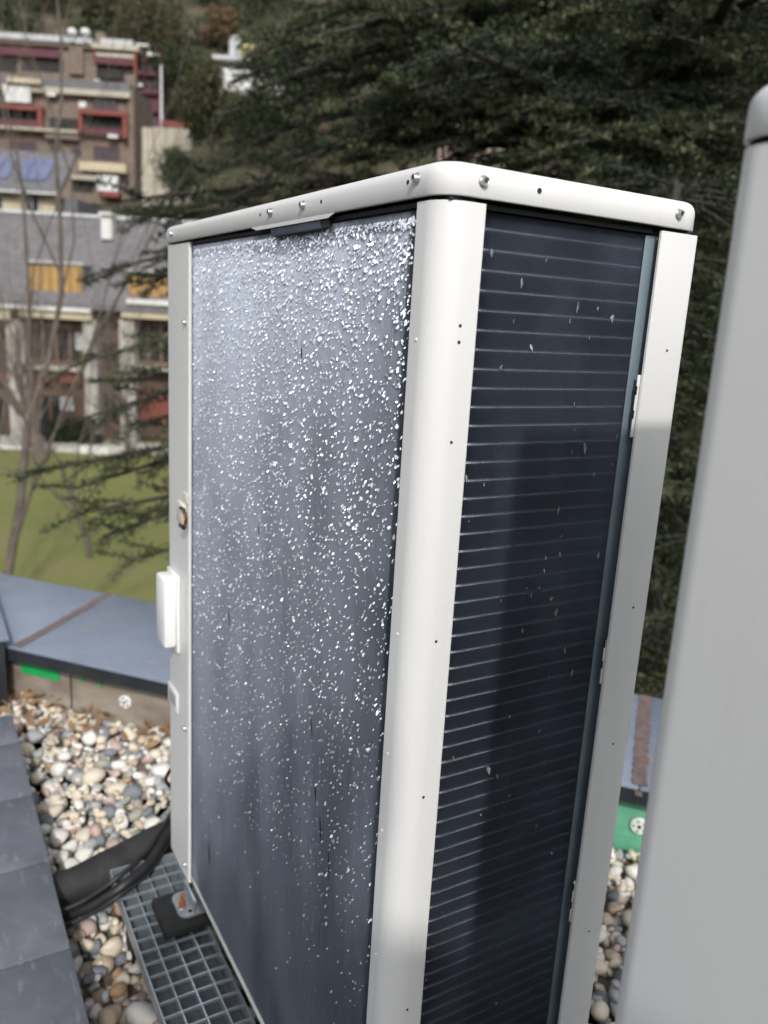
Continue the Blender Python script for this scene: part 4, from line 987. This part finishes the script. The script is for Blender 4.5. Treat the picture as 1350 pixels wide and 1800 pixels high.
def blob_tree(cx, w, h, n, seed, tint, leaf=.5, lobes=9, cone=0):
    """crown made of many small leaf faces gathered in lobes; returns V, F, tint"""
    r = np.random.default_rng(seed); C = r.uniform(-1, 1, (lobes, 3))*np.array([w*.34, w*.34, h*.36]); C[:, 2] += h*.55
    if cone: C[:, :2] *= (1.15 - C[:, 2:3]/h)
    R = r.uniform(.24, .4, lobes)*min(w, h)*(.75 if cone else 1); li = r.integers(lobes, size=n)
    d = r.normal(0, 1, (n, 3)); d /= np.linalg.norm(d, axis=1, keepdims=True); rad = R[li]*r.uniform(.55, 1.12, n)
    P = C[li] + d*rad[:, None]*np.array([1, 1, .85]) + np.array(cx)
    a = d*.6 + r.normal(0, .6, (n, 3)); a /= np.linalg.norm(a, axis=1, keepdims=True)
    u = np.cross(a, r.normal(0, 1, (n, 3))); u /= np.linalg.norm(u, axis=1, keepdims=True); v = np.cross(a, u); s = leaf*r.uniform(.5, 1.3, (n, 1))
    V = np.stack([P-u*s*.5, P-v*s*.35+u*s*.1, P+u*s*.55, P+v*s*.4], 1).reshape(-1, 3); F = np.arange(n*4).reshape(-1, 4)
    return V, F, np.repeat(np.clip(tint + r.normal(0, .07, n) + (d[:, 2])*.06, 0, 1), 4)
def single_tree(name, label, px, py, D, w, h, n, seed, tint, leaf, cone=0, group='trees on the hillside'):
    b = hd(px, py, D); root = thing(name, label, 'tree', tuple(b), group); V, F, T = blob_tree(tuple(b), w, h, n, seed, tint, leaf, 10, cone)
    MB().tube([(b[0], b[1], b[2]-3), (b[0], b[1], b[2]+h*.6)], [.03*w+.05, .02*w], 7).build('trunk', M['bark'], root, smooth=True); mesh_np('crown', V, F, M['wood_far'], root, None, False, T)
single_tree('pine_tree', 'yellow-green pine beside the beige retaining wall', 372, 262, 92, 6.5, 7.5, 5200, 1, .62, .36)
single_tree('cypress_tree', 'small dark green bush tree below the beige retaining wall', 322, 365, 84, 4.6, 5.6, 3600, 2, .26, .3)
single_tree('pine_tree', 'dark green pine above the pale pole', 312, 215, 128, 9, 10, 4200, 3, .2, .5)
single_tree('oak_tree', 'brownish olive tree left of the white hillside house', 262, 110, 140, 9, 9, 3600, 4, .72, .5)
single_tree('oak_tree', 'reddish-brown tree just above the white hillside house', 385, 78, 138, 5.5, 5.5, 3000, 5, .9, .5)
single_tree('pine_tree', 'dark round pine in front of the yellow gabled house', 505, 190, 96, 8, 8, 5000, 6, .28, .42)
single_tree('pine_tree', 'olive pine in front of the small pinkish house', 470, 262, 88, 6, 5.5, 3800, 7, .4, .38)
# hedge at the foot of the slate house
hg = [blob_tree(tuple(hd(x, 792, 44.6)), 1.3, 1.7, 900, 30+i, .16, .16, 6) for i, x in enumerate((95, 120, 145, 165))]
nb = 0; FF = []
for V, F, T in hg: FF.append(F+nb); nb += len(V)
tag(mesh_np('hedge', np.concatenate([h[0] for h in hg]), np.concatenate(FF), M['wood_far'], None, None, False, np.concatenate([h[2] for h in hg])), 'clipped dark green hedge at the foot of the slate house', 'hedge')
# the wood covering the hillside
VV = []; FF = []; TT = []; nb = 0; rw_ = random.Random(8)
for k in range(620):
    d = rw_.uniform(128, 330) if k < 470 else rw_.uniform(62, 112); a = rw_.uniform(-.72, .85)*d*.85
    d0 = np.array(fr(a, d, hz(d)))-CAM; zc = d0@CF; px = 675+FPX*(d0@CR)/zc
    if d < 128 and px < 345: continue
    big = d > 128; w = rw_.uniform(6, 11) if big else rw_.uniform(2.5, 5.5); h = w*rw_.uniform(.8, 1.3)
    tint = rw_.choice([.1, .16, .22, .3, .35, .45, .2, .78, .9]) if big else rw_.choice([.15, .25, .4, .5, .7, .8])
    V, F, T = blob_tree((fr(a, d, hz(d)-1)), w, h, 420 if big else 380, 100+k, tint, (.95 if d > 200 else .75) if big else .42, 6)
    VV.append(V); FF.append(F+nb); nb += len(V); TT.append(T)
wd = mesh_np('hillside_wood', np.concatenate(VV), np.concatenate(FF), M['wood_far'], None, None, False, np.concatenate(TT), kind='stuff')
wd['label'] = 'dense dark green and brown woodland covering the hillside'; wd['category'] = 'woodland'
print('tris', sum(len(o.data.loop_triangles) if False else sum(len(p.vertices)-2 for p in o.data.polygons) if len(o.data.polygons) < 5000 else len(o.data.polygons)*2 for o in COL.objects if o.type == 'MESH'))
